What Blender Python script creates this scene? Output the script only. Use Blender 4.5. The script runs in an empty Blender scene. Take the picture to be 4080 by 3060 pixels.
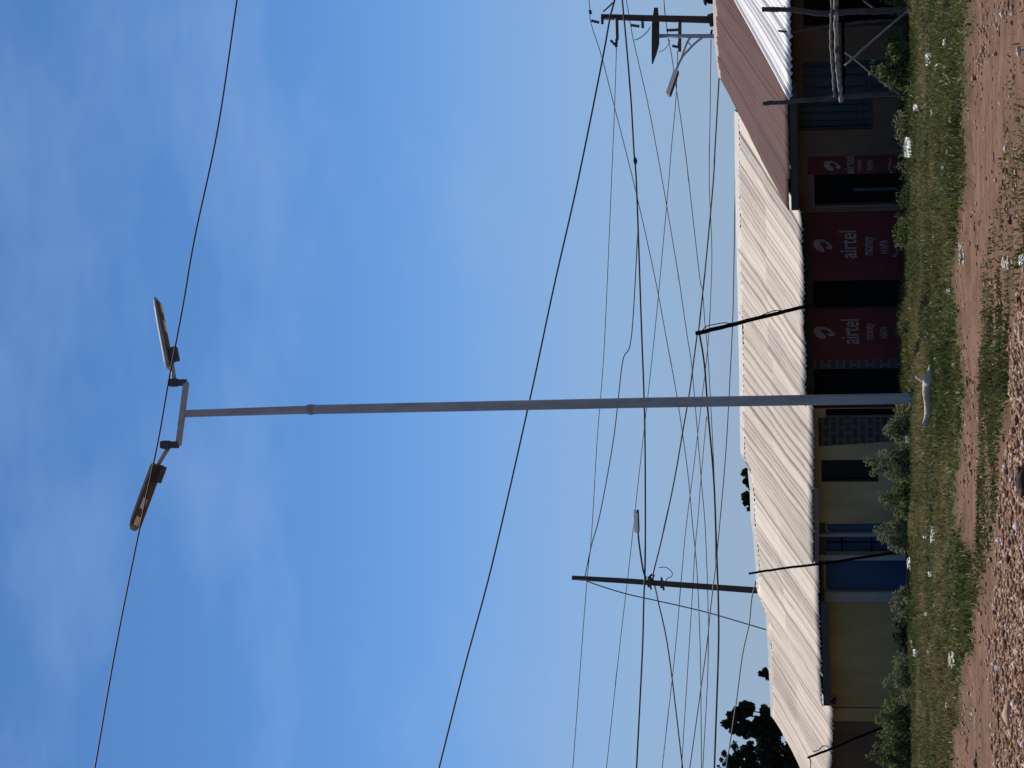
import bpy, math, random
import numpy as np
from mathutils import Matrix, Vector

sc = bpy.context.scene
COL = sc.collection
R_ = math.radians
random.seed(7)
rng = np.random.default_rng(11)

# ------------------------------------------------------------------ camera
F = 9000.0                       # focal length in photograph pixels (4080 wide)
PITCH = math.atan(1290 / F)
ROLL = 0.011
EYE = 1.62
FW = np.array([0, math.cos(PITCH), math.sin(PITCH)])
_u = np.array([0, -math.sin(PITCH), math.cos(PITCH)])
_r = np.array([1.0, 0, 0])
UP = _u * math.cos(ROLL) + _r * math.sin(ROLL)
RT = _r * math.cos(ROLL) - _u * math.sin(ROLL)
CAM = np.array([0, 0, EYE])
cd = bpy.data.cameras.new('camera')
cd.sensor_width = 36.0
cd.lens = 36.0 * F / 4080
cd.clip_start = 0.1
cd.clip_end = 6000
cam = bpy.data.objects.new('camera', cd)
COL.objects.link(cam)
# the phone was held sideways: the camera's own x axis points down in the world
cam.matrix_world = Matrix(((-UP[0], RT[0], -FW[0], 0), (-UP[1], RT[1], -FW[1], 0),
                           (-UP[2], RT[2], -FW[2], EYE), (0, 0, 0, 1)))
sc.camera = cam

# ------------------------------------------------------------------ light
SUN_EL, SUN_AZ = R_(57), R_(-11)
w = bpy.data.worlds.new('World')
sc.world = w
w.use_nodes = True
nt = w.node_tree
nt.nodes.clear()
N = nt.nodes.new
L = nt.links.new
out = N('ShaderNodeOutputWorld')
bg = N('ShaderNodeBackground')
sky = N('ShaderNodeTexSky')
sky.sky_type = 'NISHITA'
sky.sun_disc = False
sky.sun_elevation = SUN_EL
sky.sun_rotation = SUN_AZ
sky.altitude = 0
sky.air_density = 0.5
sky.dust_density = 0.0
sky.ozone_density = 6.0
tc = N('ShaderNodeTexCoord')
mp = N('ShaderNodeMapping')
mp.inputs['Scale'].default_value = (4, 4, 10)
nz = N('ShaderNodeTexNoise')
nz.inputs['Scale'].default_value = 1.3
nz.inputs['Detail'].default_value = 5
nz.inputs['Roughness'].default_value = 0.56
rp = N('ShaderNodeValToRGB')
rp.color_ramp.elements[0].position = 0.5
rp.color_ramp.elements[0].color = (0, 0, 0, 1)
rp.color_ramp.elements[1].position = 0.85
rp.color_ramp.elements[1].color = (0.5, 0.5, 0.5, 1)
mx = N('ShaderNodeMix')
mx.data_type = 'RGBA'
mx.inputs['B'].default_value = (2.7, 4.1, 6.6, 1)
bg.inputs['Strength'].default_value = 0.122
L(tc.outputs['Generated'], mp.inputs['Vector'])
L(mp.outputs['Vector'], nz.inputs['Vector'])
L(nz.outputs['Fac'], rp.inputs['Fac'])
L(rp.outputs['Color'], mx.inputs['Factor'])
tn = N('ShaderNodeMix')
tn.data_type = 'RGBA'
tn.blend_type = 'MULTIPLY'
tn.inputs['Factor'].default_value = 1
tn.inputs['B'].default_value = (0.74, 0.97, 1.03, 1)
L(sky.outputs['Color'], tn.inputs['A'])
L(tn.outputs['Result'], mx.inputs['A'])
# dusty grey-blue air low over the horizon
sx = N('ShaderNodeSeparateXYZ')
L(tc.outputs['Generated'], sx.inputs['Vector'])
hz = N('ShaderNodeMapRange')
hz.interpolation_type = 'SMOOTHSTEP'
hz.inputs['From Min'].default_value = 0.23
hz.inputs['From Max'].default_value = 0.01
hz.inputs['To Max'].default_value = 0.92
L(sx.outputs['Z'], hz.inputs['Value'])
mh = N('ShaderNodeMix')
mh.data_type = 'RGBA'
mh.inputs['B'].default_value = (2.45, 3.1, 4.05, 1)
L(hz.outputs['Result'], mh.inputs['Factor'])
L(mx.outputs['Result'], mh.inputs['A'])
L(mh.outputs['Result'], bg.inputs['Color'])
L(bg.outputs['Background'], out.inputs['Surface'])

sl = bpy.data.lights.new('sun', 'SUN')
sl.energy = 4.2
sl.angle = R_(0.5)
sl.color = (1.0, 0.93, 0.84)
sun = bpy.data.objects.new('sun', sl)
COL.objects.link(sun)
sdir = Vector((math.sin(SUN_AZ) * math.cos(SUN_EL), math.cos(SUN_AZ) * math.cos(SUN_EL), math.sin(SUN_EL)))
sun.rotation_euler = sdir.to_track_quat('Z', 'Y').to_euler()
sun.location = (-10, 60, 60)

sc.view_settings.view_transform = 'Standard'
sc.view_settings.look = 'None'
sc.view_settings.gamma = 1
sc.view_settings.exposure = 0.0

# ------------------------------------------------------------------ measuring helpers
TH = R_(25)
T = np.array([math.cos(TH), -math.sin(TH), 0])      # along the row of shops, to the right
NN = np.array([math.sin(TH), math.cos(TH), 0])      # into the buildings
P0 = np.array([0, 49.0, 0])                         # a point on the line of the eaves
ZV = np.array([0, 0, 1.0])


def ray(x, y):
    return FW + RT * (1530 - y) / F - UP * (x - 2040) / F


def at_depth(x, y, Y):
    d = ray(x, y)
    return CAM + d * (Y / d[1])


def ground_pt(x, y, z=0.0):
    d = ray(x, y)
    return CAM + d * ((z - EYE) / d[2])


def fac(x, y, off=0.0):
    d = ray(x, y)
    p = CAM + d * (((P0 + NN * off - CAM) @ NN) / (d @ NN))
    return float((p - P0) @ T), float(p[2])


def W(s, off, z):
    return P0 + T * s + NN * off + ZV * z


def onf(x, y, off=0.0):
    s, z = fac(x, y, off)
    return W(s, off, z)


def project(P):
    v = P - CAM
    c = v @ FW
    return 2040 - F * (v @ UP) / c, 1530 - F * (v @ RT) / c


# ------------------------------------------------------------------ mesh helpers
def tag(o, label=None, cat=None, group=None, kind=None):
    if label: o['label'] = label
    if cat: o['category'] = cat
    if group: o['group'] = group
    if kind: o['kind'] = kind
    return o


def empty(name, loc, label, cat, group=None):
    o = bpy.data.objects.new(name, None)
    o.empty_display_size = 0.2
    o.location = tuple(loc)
    COL.objects.link(o)
    o.matrix_world = Matrix.Translation(Vector(tuple(loc)))
    return tag(o, label, cat, group)


def link(name, me, m, parent=None, base=None):
    me.materials.append(m)
    o = bpy.data.objects.new(name, me)
    COL.objects.link(o)
    if parent is not None:
        o.parent = parent
        o.matrix_parent_inverse = parent.matrix_world.inverted()
        if parent.parent is not None or parent.type == 'MESH':
            o.matrix_parent_inverse = Matrix.Identity(4)
            if parent.type == 'MESH' and parent.parent is None:
                o.matrix_parent_inverse = parent.matrix_world.inverted()
    return o


class MB:
    """collects shapes and links them as one mesh"""
    def __init__(self):
        self.v, self.f, self.c = [], [], []

    def add(self, vs, fs, col=None):
        b = len(self.v)
        self.v += [tuple(map(float, p)) for p in vs]
        self.f += [tuple(i + b for i in q) for q in fs]
        return self

    def hexa(self, p):
        """eight corners: bottom four then top four"""
        return self.add(p, [(0, 3, 2, 1), (4, 5, 6, 7), (0, 1, 5, 4), (1, 2, 6, 5), (2, 3, 7, 6), (3, 0, 4, 7)])

    def fbox(self, s0, s1, o0, o1, z0, z1):
        """a box in the frame of the shop row"""
        return self.hexa([W(s0, o0, z0), W(s1, o0, z0), W(s1, o1, z0), W(s0, o1, z0),
                          W(s0, o0, z1), W(s1, o0, z1), W(s1, o1, z1), W(s0, o1, z1)])

    def tube(self, pts, rad, seg=8, caps=True):
        pts = [np.array(p, float) for p in pts]
        n = len(pts)
        if np.isscalar(rad): rad = [rad] * n
        vs, fs = [], []
        prev = None
        for i in range(n):
            d = pts[min(i + 1, n - 1)] - pts[max(i - 1, 0)]
            d = d / (np.linalg.norm(d) + 1e-9)
            a = prev if prev is not None else (np.array([0, 0, 1.0]) if abs(d[2]) < 0.9 else np.array([1.0, 0, 0]))
            a = a - d * (a @ d)
            a = a / np.linalg.norm(a)
            prev = a
            b = np.cross(d, a)
            for k in range(seg):
                t = 2 * math.pi * k / seg
                vs.append(pts[i] + (a * math.cos(t) + b * math.sin(t)) * rad[i])
        for i in range(n - 1):
            for k in range(seg):
                k2 = (k + 1) % seg
                fs.append((i * seg + k, i * seg + k2, (i + 1) * seg + k2, (i + 1) * seg + k))
        if caps:
            fs.append(tuple(range(seg - 1, -1, -1)))
            fs.append(tuple((n - 1) * seg + k for k in range(seg)))
        return self.add(vs, fs)

    def bar(self, p0, p1, w, h, up=(0, 0, 1)):
        p0, p1 = np.array(p0, float), np.array(p1, float)
        d = p1 - p0
        d /= np.linalg.norm(d)
        u = np.array(up, float)
        u = u - d * (u @ d)
        u /= np.linalg.norm(u)
        r = np.cross(d, u)
        q = lambda p, a, b: p + r * a * w / 2 + u * b * h / 2
        return self.hexa([q(p0, -1, -1), q(p0, 1, -1), q(p1, 1, -1), q(p1, -1, -1),
                          q(p0, -1, 1), q(p0, 1, 1), q(p1, 1, 1), q(p1, -1, 1)])

    def build(self, name, m, parent=None, smooth=False, bevel=0.0):
        me = bpy.data.meshes.new(name)
        me.from_pydata(self.v, [], self.f)
        me.validate()
        me.update()
        if smooth:
            me.polygons.foreach_set('use_smooth', [True] * len(me.polygons))
        o = link(name, me, m, parent)
        if bevel:
            b = o.modifiers.new('bevel', 'BEVEL')
            b.width = bevel
            b.segments = 2
            b.limit_method = 'ANGLE'
        return o


def np_mesh(name, V, Q, m, parent=None, colors=None, smooth=False):
    me = bpy.data.meshes.new(name)
    nv, nq, k = len(V), len(Q), Q.shape[1]
    me.vertices.add(nv)
    me.vertices.foreach_set('co', V.astype(np.float32).ravel())
    me.loops.add(nq * k)
    me.loops.foreach_set('vertex_index', Q.astype(np.int32).ravel())
    me.polygons.add(nq)
    me.polygons.foreach_set('loop_start', np.arange(0, nq * k, k, dtype=np.int32))
    me.polygons.foreach_set('loop_total', np.full(nq, k, dtype=np.int32))
    me.update(calc_edges=True)
    if colors is not None:
        a = me.color_attributes.new('Col', 'FLOAT_COLOR', 'POINT')
        cc = np.ones((nv, 4), np.float32)
        cc[:, :3] = colors
        a.data.foreach_set('color', cc.ravel())
    if smooth:
        me.polygons.foreach_set('use_smooth', np.ones(nq, bool))
    return link(name, me, m, parent)


class VNoise:
    def __init__(self, seed, n=256):
        self.g = np.random.default_rng(seed).random((n, n))
        self.n = n

    def __call__(self, x, y):
        xi, yi = np.floor(x).astype(int), np.floor(y).astype(int)
        fx, fy = x - xi, y - yi
        fx = fx * fx * (3 - 2 * fx)
        fy = fy * fy * (3 - 2 * fy)
        n, g = self.n, self.g
        a, b = g[xi % n, yi % n], g[(xi + 1) % n, yi % n]
        c, d = g[xi % n, (yi + 1) % n], g[(xi + 1) % n, (yi + 1) % n]
        return (a * (1 - fx) + b * fx) * (1 - fy) + (c * (1 - fx) + d * fx) * fy


vn1, vn2, vn3 = VNoise(1), VNoise(2), VNoise(3)


def smooth_path(pts, k=8):
    """Catmull-Rom through the points"""
    P = [np.array(p, float) for p in pts]
    if len(P) < 3:
        return [P[0] + (P[-1] - P[0]) * i / k for i in range(k + 1)]
    P = [2 * P[0] - P[1]] + P + [2 * P[-1] - P[-2]]
    res = []
    for i in range(1, len(P) - 2):
        for j in range(k):
            t = j / k
            a, b, c, d = P[i - 1], P[i], P[i + 1], P[i + 2]
            res.append(0.5 * (2 * b + (c - a) * t + (2 * a - 5 * b + 4 * c - d) * t * t + (3 * b - a - 3 * c + d) * t ** 3))
    res.append(P[-2])
    return res


# ------------------------------------------------------------------ materials
def mat(name, col, rough=0.8, var=0.25, scale=3.0, metal=0.0, bump=0.0, bscale=40.0, spec=0.5, col2=None, stretch=None):
    m = bpy.data.materials.new(name)
    m.use_nodes = True
    n = m.node_tree.nodes
    l = m.node_tree.links
    b = n['Principled BSDF']
    b.inputs['Roughness'].default_value = rough
    b.inputs['Metallic'].default_value = metal
    b.inputs['Specular IOR Level'].default_value = spec
    c = n.new('ShaderNodeTexCoord')
    src = c.outputs['Object']
    if stretch:
        mpn = n.new('ShaderNodeMapping')
        mpn.inputs['Scale'].default_value = stretch
        l.new(src, mpn.inputs['Vector'])
        src = mpn.outputs['Vector']
    z = n.new('ShaderNodeTexNoise')
    z.inputs['Scale'].default_value = scale
    z.inputs['Detail'].default_value = 6
    z.inputs['Roughness'].default_value = 0.65
    l.new(src, z.inputs['Vector'])
    r = n.new('ShaderNodeValToRGB')
    c2 = col2 or tuple(x * (1 - var) for x in col)
    r.color_ramp.elements[0].position = 0.32
    r.color_ramp.elements[0].color = (*c2, 1)
    r.color_ramp.elements[1].position = 0.66
    r.color_ramp.elements[1].color = (*col, 1)
    l.new(z.outputs['Fac'], r.inputs['Fac'])
    l.new(r.outputs['Color'], b.inputs['Base Color'])
    if bump:
        z2 = n.new('ShaderNodeTexNoise')
        z2.inputs['Scale'].default_value = bscale
        z2.inputs['Detail'].default_value = 4
        l.new(src, z2.inputs['Vector'])
        bp = n.new('ShaderNodeBump')
        bp.inputs['Strength'].default_value = bump
        bp.inputs['Distance'].default_value = 0.02
        l.new(z2.outputs['Fac'], bp.inputs['Height'])
        l.new(bp.outputs['Normal'], b.inputs['Normal'])
    return m


def leaf_mat(name, trans=0.3, rough=0.8):
    m = bpy.data.materials.new(name)
    m.use_nodes = True
    n = m.node_tree.nodes
    l = m.node_tree.links
    b = n['Principled BSDF']
    b.inputs['Roughness'].default_value = rough
    b.inputs['Specular IOR Level'].default_value = 0.08
    a = n.new('ShaderNodeVertexColor')
    a.layer_name = 'Col'
    tr = n.new('ShaderNodeBsdfTranslucent')
    mixs = n.new('ShaderNodeMixShader')
    mixs.inputs['Fac'].default_value = trans
    l.new(a.outputs['Color'], b.inputs['Base Color'])
    l.new(a.outputs['Color'], tr.inputs['Color'])
    l.new(b.outputs['BSDF'], mixs.inputs[1])
    l.new(tr.outputs['BSDF'], mixs.inputs[2])
    l.new(mixs.outputs['Shader'], n['Material Output'].inputs['Surface'])
    return m


def roof_mat(name, col, var, rough, rust=(0.32, 0.2, 0.12), rust_amt=0.25, spec=0.5):
    """sheet metal: each sheet a little different, streaks and stains running down the slope"""
    m = bpy.data.materials.new(name)
    m.use_nodes = True
    n = m.node_tree.nodes
    l = m.node_tree.links
    b = n['Principled BSDF']
    b.inputs['Specular IOR Level'].default_value = spec
    uv = n.new('ShaderNodeUVMap')
    uv.uv_map = 'UVMap'
    sep = n.new('ShaderNodeSeparateXYZ')
    l.new(uv.outputs['UV'], sep.inputs['Vector'])

    def flo(sock, size):
        d = n.new('ShaderNodeMath')
        d.operation = 'DIVIDE'
        d.inputs[1].default_value = size
        l.new(sock, d.inputs[0])
        f = n.new('ShaderNodeMath')
        f.operation = 'FLOOR'
        l.new(d.outputs[0], f.inputs[0])
        return f.outputs[0]
    cmb = n.new('ShaderNodeCombineXYZ')
    l.new(flo(sep.outputs['X'], 0.66), cmb.inputs['X'])
    l.new(flo(sep.outputs['Y'], 2.7), cmb.inputs['Y'])
    wn = n.new('ShaderNodeTexWhiteNoise')
    wn.noise_dimensions = '2D'
    l.new(cmb.outputs['Vector'], wn.inputs['Vector'])
    mpn = n.new('ShaderNodeMapping')
    mpn.inputs['Scale'].default_value = (5.0, 0.35, 1)
    l.new(uv.outputs['UV'], mpn.inputs['Vector'])
    z = n.new('ShaderNodeTexNoise')
    z.inputs['Scale'].default_value = 1.6
    z.inputs['Detail'].default_value = 6
    z.inputs['Roughness'].default_value = 0.7
    l.new(mpn.outputs['Vector'], z.inputs['Vector'])
    ad = n.new('ShaderNodeMath')
    ad.operation = 'MULTIPLY_ADD'
    ad.inputs[1].default_value = 0.35
    l.new(wn.outputs['Value'], ad.inputs[0])
    l.new(z.outputs['Fac'], ad.inputs[2])
    r = n.new('ShaderNodeValToRGB')
    r.color_ramp.elements[0].position = 0.46
    r.color_ramp.elements[0].color = (*[x * (1 - var) for x in col], 1)
    r.color_ramp.elements[1].position = 0.74
    r.color_ramp.elements[1].color = (*col, 1)
    l.new(ad.outputs[0], r.inputs['Fac'])
    z2 = n.new('ShaderNodeTexNoise')
    z2.inputs['Scale'].default_value = 2.3
    z2.inputs['Detail'].default_value = 8
    z2.inputs['Roughness'].default_value = 0.75
    l.new(mpn.outputs['Vector'], z2.inputs['Vector'])
    r2 = n.new('ShaderNodeValToRGB')
    r2.color_ramp.elements[0].position = 0.55
    r2.color_ramp.elements[0].color = (0, 0, 0, 1)
    r2.color_ramp.elements[1].position = 0.8
    r2.color_ramp.elements[1].color = (rust_amt * 2, rust_amt * 2, rust_amt * 2, 1)
    l.new(z2.outputs['Fac'], r2.inputs['Fac'])
    mxn = n.new('ShaderNodeMix')
    mxn.data_type = 'RGBA'
    mxn.inputs['B'].default_value = (*rust, 1)
    l.new(r2.outputs['Color'], mxn.inputs['Factor'])
    l.new(r.outputs['Color'], mxn.inputs['A'])
    # dark lap line at every sheet edge
    md = n.new('ShaderNodeMath')
    md.operation = 'PINGPONG'
    md.inputs[1].default_value = 0.33
    l.new(sep.outputs['X'], md.inputs[0])
    lt = n.new('ShaderNodeMapRange')
    lt.inputs['From Min'].default_value = 0.008
    lt.inputs['From Max'].default_value = 0.03
    lt.inputs['To Min'].default_value = 0.6
    l.new(md.outputs[0], lt.inputs['Value'])
    mu = n.new('ShaderNodeMix')
    mu.data_type = 'RGBA'
    mu.blend_type = 'MULTIPLY'
    mu.inputs['Factor'].default_value = 1
    l.new(mxn.outputs['Result'], mu.inputs['A'])
    l.new(lt.outputs['Result'], mu.inputs['B'])
    l.new(mu.outputs['Result'], b.inputs['Base Color'])
    mr = n.new('ShaderNodeMapRange')
    mr.inputs['To Min'].default_value = rough - 0.08
    mr.inputs['To Max'].default_value = rough + 0.12
    l.new(z.outputs['Fac'], mr.inputs['Value'])
    l.new(mr.outputs['Result'], b.inputs['Roughness'])
    return m


M = {
    'steel': mat('galvanised_steel', (0.42, 0.43, 0.435), 0.6, 0.3, 2.5, metal=0.1, stretch=(3, 3, 0.6)),
    'steel_dark': mat('dark_steel', (0.06, 0.06, 0.065), 0.55, 0.3, 8),
    'lamp_grey': mat('lamp_casting', (0.30, 0.30, 0.30), 0.45, 0.2, 6),
    'lamp_under': mat('lamp_underside', (0.10, 0.075, 0.055), 0.6, 0.25, 6),
    'lens': mat('lamp_lens', (0.75, 0.75, 0.72), 0.2, 0.05, 6),
    'pole_wood': mat('weathered_pole_wood', (0.075, 0.065, 0.055), 0.9, 0.5, 5, bump=0.5, bscale=30, stretch=(4, 4, 0.5)),
    'stick': mat('dark_stick_wood', (0.007, 0.006, 0.005), 0.95, 0.4, 8, bump=0.4, spec=0.05),
    'stall_wood': mat('grey_stall_wood', (0.125, 0.10, 0.085), 0.9, 0.6, 6, bump=0.6, bscale=25, stretch=(1, 1, 0.6)),
    'rail_wood': mat('pale_peeled_wood', (0.42, 0.36, 0.31), 0.85, 0.5, 4, bump=0.4),
    'bark_patch': mat('flaking_bark_wood', (0.55, 0.5, 0.45), 0.9, 0.9, 5, col2=(0.03, 0.025, 0.02), bump=0.6, bscale=15),
    'log': mat('bleached_log', (0.66, 0.54, 0.41), 0.9, 0.4, 5, bump=0.5, bscale=20),
    'ceramic': mat('insulator_ceramic', (0.05, 0.035, 0.03), 0.35, 0.2, 8),
    'cable': mat('black_cable', (0.02, 0.02, 0.022), 0.7, 0.2, 8),
    'cable_grey': mat('dull_wire', (0.09, 0.095, 0.11), 0.6, 0.2, 8),
    'iron': roof_mat('weathered_iron_sheet', (0.75, 0.64, 0.52), 0.33, 0.74, rust=(0.36, 0.26, 0.18), rust_amt=0.38, spec=0.3),
    'iron_white': roof_mat('new_iron_sheet', (0.84, 0.80, 0.78), 0.22, 0.45, rust=(0.5, 0.45, 0.4), rust_amt=0.1),
    'iron_tan': roof_mat('aged_iron_sheet', (0.69, 0.58, 0.47), 0.33, 0.74, rust=(0.36, 0.27, 0.21), rust_amt=0.25, spec=0.3),
    'iron_brown': roof_mat('brown_painted_sheet', (0.122, 0.060, 0.050), 0.25, 0.7, rust=(0.19, 0.11, 0.1), rust_amt=0.15, spec=0.08),
    'cap_red': mat('red_ridge_cap', (0.20, 0.085, 0.075), 0.6, 0.3, 5),
    'cap_grey': mat('grey_ridge_cap', (0.35, 0.35, 0.36), 0.6, 0.3, 5),
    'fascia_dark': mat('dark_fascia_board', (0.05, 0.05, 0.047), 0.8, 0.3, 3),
    'fascia_brown': mat('brown_fascia_board', (0.22, 0.15, 0.12), 0.8, 0.35, 3),
    'wall_brown': mat('brown_plaster', (0.15, 0.086, 0.05), 0.9, 0.38, 1.5, bump=0.2, stretch=(1, 1, .35)),
    'eave_shade': mat('eave_shade_plaster', (0.045, 0.042, 0.04), 0.9, 0.3, 1.5, bump=0.2),  # wall tone blackened to carry the shade under the eave
    'wall_maroon': mat('maroon_painted_plaster', (0.10, 0.032, 0.028), 0.85, 0.4, 1.5, stretch=(1, 1, .35)),
    'wall_cream': mat('cream_plaster', (0.44, 0.335, 0.18), 0.9, 0.38, 1.2, bump=0.2, stretch=(1, 1, .35)),
    'wall_olive': mat('olive_plaster', (0.40, 0.295, 0.12), 0.9, 0.38, 1.0, bump=0.2, stretch=(1, 1, .35)),
    'sign_red': mat('dark_red_sign_paint', (0.13, 0.032, 0.03), 0.85, 0.38, 1.6, spec=0.12, stretch=(1, 1, .4)),
    'sign_ink': mat('faded_white_lettering', (0.32, 0.23, 0.22), 0.85, 0.45, 9),
    'blue': mat('blue_painted_wall', (0.034, 0.075, 0.145), 0.85, 0.35, 1.5, spec=0.2, stretch=(1, 1, .4)),
    'blue_steel': mat('blue_grey_steel', (0.055, 0.072, 0.078), 0.7, 0.25, 2, spec=0.15),
    'bars': mat('black_bars', (0.01, 0.011, 0.012), 0.6, 0.2, 3),
    'column': mat('whitewashed_column', (0.32, 0.31, 0.28), 0.9, 0.2, 2),
    'doorway_dark': mat('doorway_shade_black', (0.006, 0.0065, 0.0065), 0.8, 0.3, 2, spec=0.05),  # near-black stands for the unlit shop insides; reused on thin bars
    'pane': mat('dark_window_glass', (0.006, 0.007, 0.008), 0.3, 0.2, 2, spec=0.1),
    'pink_trim': mat('faded_pink_lintel', (0.17, 0.10, 0.10), 0.85, 0.3, 3),
    'litter_white': mat('white_plastic', (0.68, 0.66, 0.57), 0.5, 0.12, 8),
    'litter_cream': mat('cream_board', (0.58, 0.50, 0.35), 0.8, 0.15, 6),
    'stone_pale': mat('pale_stone', (0.62, 0.52, 0.42), 0.9, 0.25, 12, bump=0.3),
    'stone_dark': mat('dark_stone', (0.05, 0.03, 0.025), 0.95, 0.4, 9, bump=0.4),
    'trunk': mat('tree_bark', (0.06, 0.05, 0.04), 0.95, 0.4, 8, bump=0.5),
    'leaf': leaf_mat('leaf_surface', 0.3),
    'leaf_dark': leaf_mat('dark_leaf_surface', 0.12),
    'grass': leaf_mat('grass_blade', 0.4),
}


def brick_mat():
    m = bpy.data.materials.new('rough_brick')
    m.use_nodes = True
    n = m.node_tree.nodes
    l = m.node_tree.links
    b = n['Principled BSDF']
    b.inputs['Roughness'].default_value = 0.95
    uv = n.new('ShaderNodeUVMap')
    uv.uv_map = 'UVMap'
    br = n.new('ShaderNodeTexBrick')
    br.inputs['Scale'].default_value = 1
    br.inputs['Brick Width'].default_value = 0.30
    br.inputs['Row Height'].default_value = 0.16
    br.inputs['Mortar Size'].default_value = 0.028
    br.inputs['Color1'].default_value = (0.035, 0.028, 0.024, 1)
    br.inputs['Color2'].default_value = (0.055, 0.042, 0.036, 1)
    br.inputs['Mortar'].default_value = (0.09, 0.078, 0.065, 1)
    l.new(uv.outputs['UV'], br.inputs['Vector'])
    l.new(br.outputs['Color'], b.inputs['Base Color'])
    bp = n.new('ShaderNodeBump')
    bp.inputs['Strength'].default_value = 0.6
    bp.inputs['Distance'].default_value = 0.015
    l.new(br.outputs['Fac'], bp.inputs['Height'])
    l.new(bp.outputs['Normal'], b.inputs['Normal'])
    return m


M['brick'] = brick_mat()

# ------------------------------------------------------------------ ground
# lower edge of the grass verge, second grass strip and gravel, as measured along the picture
VY = [-900, -200, 0, 120, 400, 700, 1000, 1200, 1400, 1550, 1700, 1900, 2050, 2150, 2250, 2350, 2500, 2700, 2900, 3060, 3300, 4000]
VX = [3880, 3885, 3893, 3905, 3868, 3862, 3828, 3812, 3845, 3866, 3852, 3836, 3832, 3848, 3895, 3925, 3895, 3850, 3820, 3798, 3780, 3760]
S2Y = [450, 700, 1000, 1150, 1300, 1500, 1800, 2050, 2250, 2400]
S2A = [4020, 3995, 3945, 3930, 3925, 3922, 3910, 3900, 3895, 3895]
S2B = [4090, 4110, 4090, 4050, 4030, 4022, 3985, 3965, 3935, 3900]
GVY = [-900, 900, 1150, 1300, 1500, 1800, 2100, 2300, 2600, 3060, 3600]
GVX = [4400, 4150, 4060, 4035, 4025, 4005, 3985, 3972, 3966, 3965, 3950]


def sstep(a, b, x):
    t = np.clip((x - a) / (b - a), 0, 1)
    return t * t * (3 - 2 * t)


def masks(X, Y):
    """grass amount, gravel amount for ground points"""
    P = np.stack([X, Y, np.zeros_like(X)], -1)
    px, py = project(P)
    jit = (vn1(X * 2.2 + 40, Y * 0.9 + 7) - 0.5) * 46 + (vn2(X * 7 + 40, Y * 3 + 7) - 0.5) * 22
    e = np.interp(py, VY, VX)
    g = 1 - sstep(-9, 9, px - e + jit * 0.7)
    a = np.interp(py, S2Y, S2A)
    b = np.interp(py, S2Y, S2B)
    dens = np.interp(py, [380, 600, 1000, 1250, 1400, 2050, 2300, 2450], [0.05, 0.22, 0.3, 0.5, .9, .9, 0.5, 0])
    dens = dens * np.clip(.25 + 1.2 * vn3(X * 1.9 + 5, Y * 1.1 + 2), 0, 1)
    s2 = sstep(-8, 10, px - a + jit * 0.5) * (1 - sstep(-10, 8, px - b + jit * 0.5)) * dens
    gv = sstep(-14, 14, px - np.interp(py, GVY, GVX) + jit * 0.6) * (1 - s2)
    far = (Y > 60) | (Y < 6)
    g = np.where(far, np.where(Y > 60, 1.0, 0.0), g)
    return g, np.where(far, 0, s2), np.where(far, np.where(Y < 6, 1.0, 0), gv)


def height(X, Y):
    g, s2, gv = masks(X, Y)
    near = 1 - sstep(60, 90, np.abs(Y)) * 1.0
    h = (vn1(X * 0.7, Y * 0.7) - 0.5) * 0.06 + (vn2(X * 3.1, Y * 2.1) - 0.5) * 0.03
    h += (vn3(X * 9.0, Y * 9.0) - 0.5) * 0.022 * (1 - g)
    h += (vn1(X * .45 + 17, Y * 2.6 + 4) - .5) * .055 * (1 - g) * (1 - .6 * gv)
    h += g * 0.075 + s2 * 0.03
    return h * near


def dense(a, b, step, far):
    m = np.arange(a, b + 1e-6, step)
    lo = a - np.cumsum(np.geomspace(step * 3, far, 14))
    hi = b + np.cumsum(np.geomspace(step * 3, far, 14))
    return np.concatenate([lo[::-1], m, hi])


gx = dense(-9.5, 10.5, 0.075, 700)
gy = dense(15.0, 50.0, 0.075, 900)
GX, GY = np.meshgrid(gx, gy, indexing='ij')
GZ = height(GX, GY)
g_, s2_, gv_ = masks(GX, GY)
nxg, nyg = GX.shape
V = np.stack([GX.ravel(), GY.ravel(), GZ.ravel()], -1)
idx = np.arange(nxg * nyg).reshape(nxg, nyg)
Q = np.stack([idx[:-1, :-1].ravel(), idx[1:, :-1].ravel(), idx[1:, 1:].ravel(), idx[:-1, 1:].ravel()], -1)
gm = bpy.data.materials.new('red_earth_ground')
gm.use_nodes = True
n = gm.node_tree.nodes
l = gm.node_tree.links
bs = n['Principled BSDF']
bs.inputs['Roughness'].default_value = 0.95
bs.inputs['Specular IOR Level'].default_value = 0.2
a = n.new('ShaderNodeVertexColor')
a.layer_name = 'Col'
sp = n.new('ShaderNodeSeparateColor')
l.new(a.outputs['Color'], sp.inputs['Color'])
c = n.new('ShaderNodeTexCoord')
z1 = n.new('ShaderNodeTexNoise')
z1.inputs['Scale'].default_value = 1.6
z1.inputs['Detail'].default_value = 9
z1.inputs['Roughness'].default_value = 0.72
l.new(c.outputs['Object'], z1.inputs['Vector'])
r1 = n.new('ShaderNodeValToRGB')
e = r1.color_ramp.elements
e[0].position, e[0].color = 0.38, (0.13, 0.068, 0.039, 1)
e[1].position, e[1].color = 0.64, (0.31, 0.178, 0.11, 1)
k = e.new(0.5)
k.color = (0.215, 0.115, 0.069, 1)
mpg = n.new('ShaderNodeMapping')
mpg.inputs['Scale'].default_value = (0.7, 3.2, 1)
l.new(c.outputs['Object'], mpg.inputs['Vector'])
zr_ = n.new('ShaderNodeTexNoise')
zr_.inputs['Scale'].default_value = 1.1
zr_.inputs['Detail'].default_value = 7
zr_.inputs['Roughness'].default_value = 0.65
l.new(mpg.outputs['Vector'], zr_.inputs['Vector'])
av = n.new('ShaderNodeMix')
av.data_type = 'FLOAT'
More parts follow.
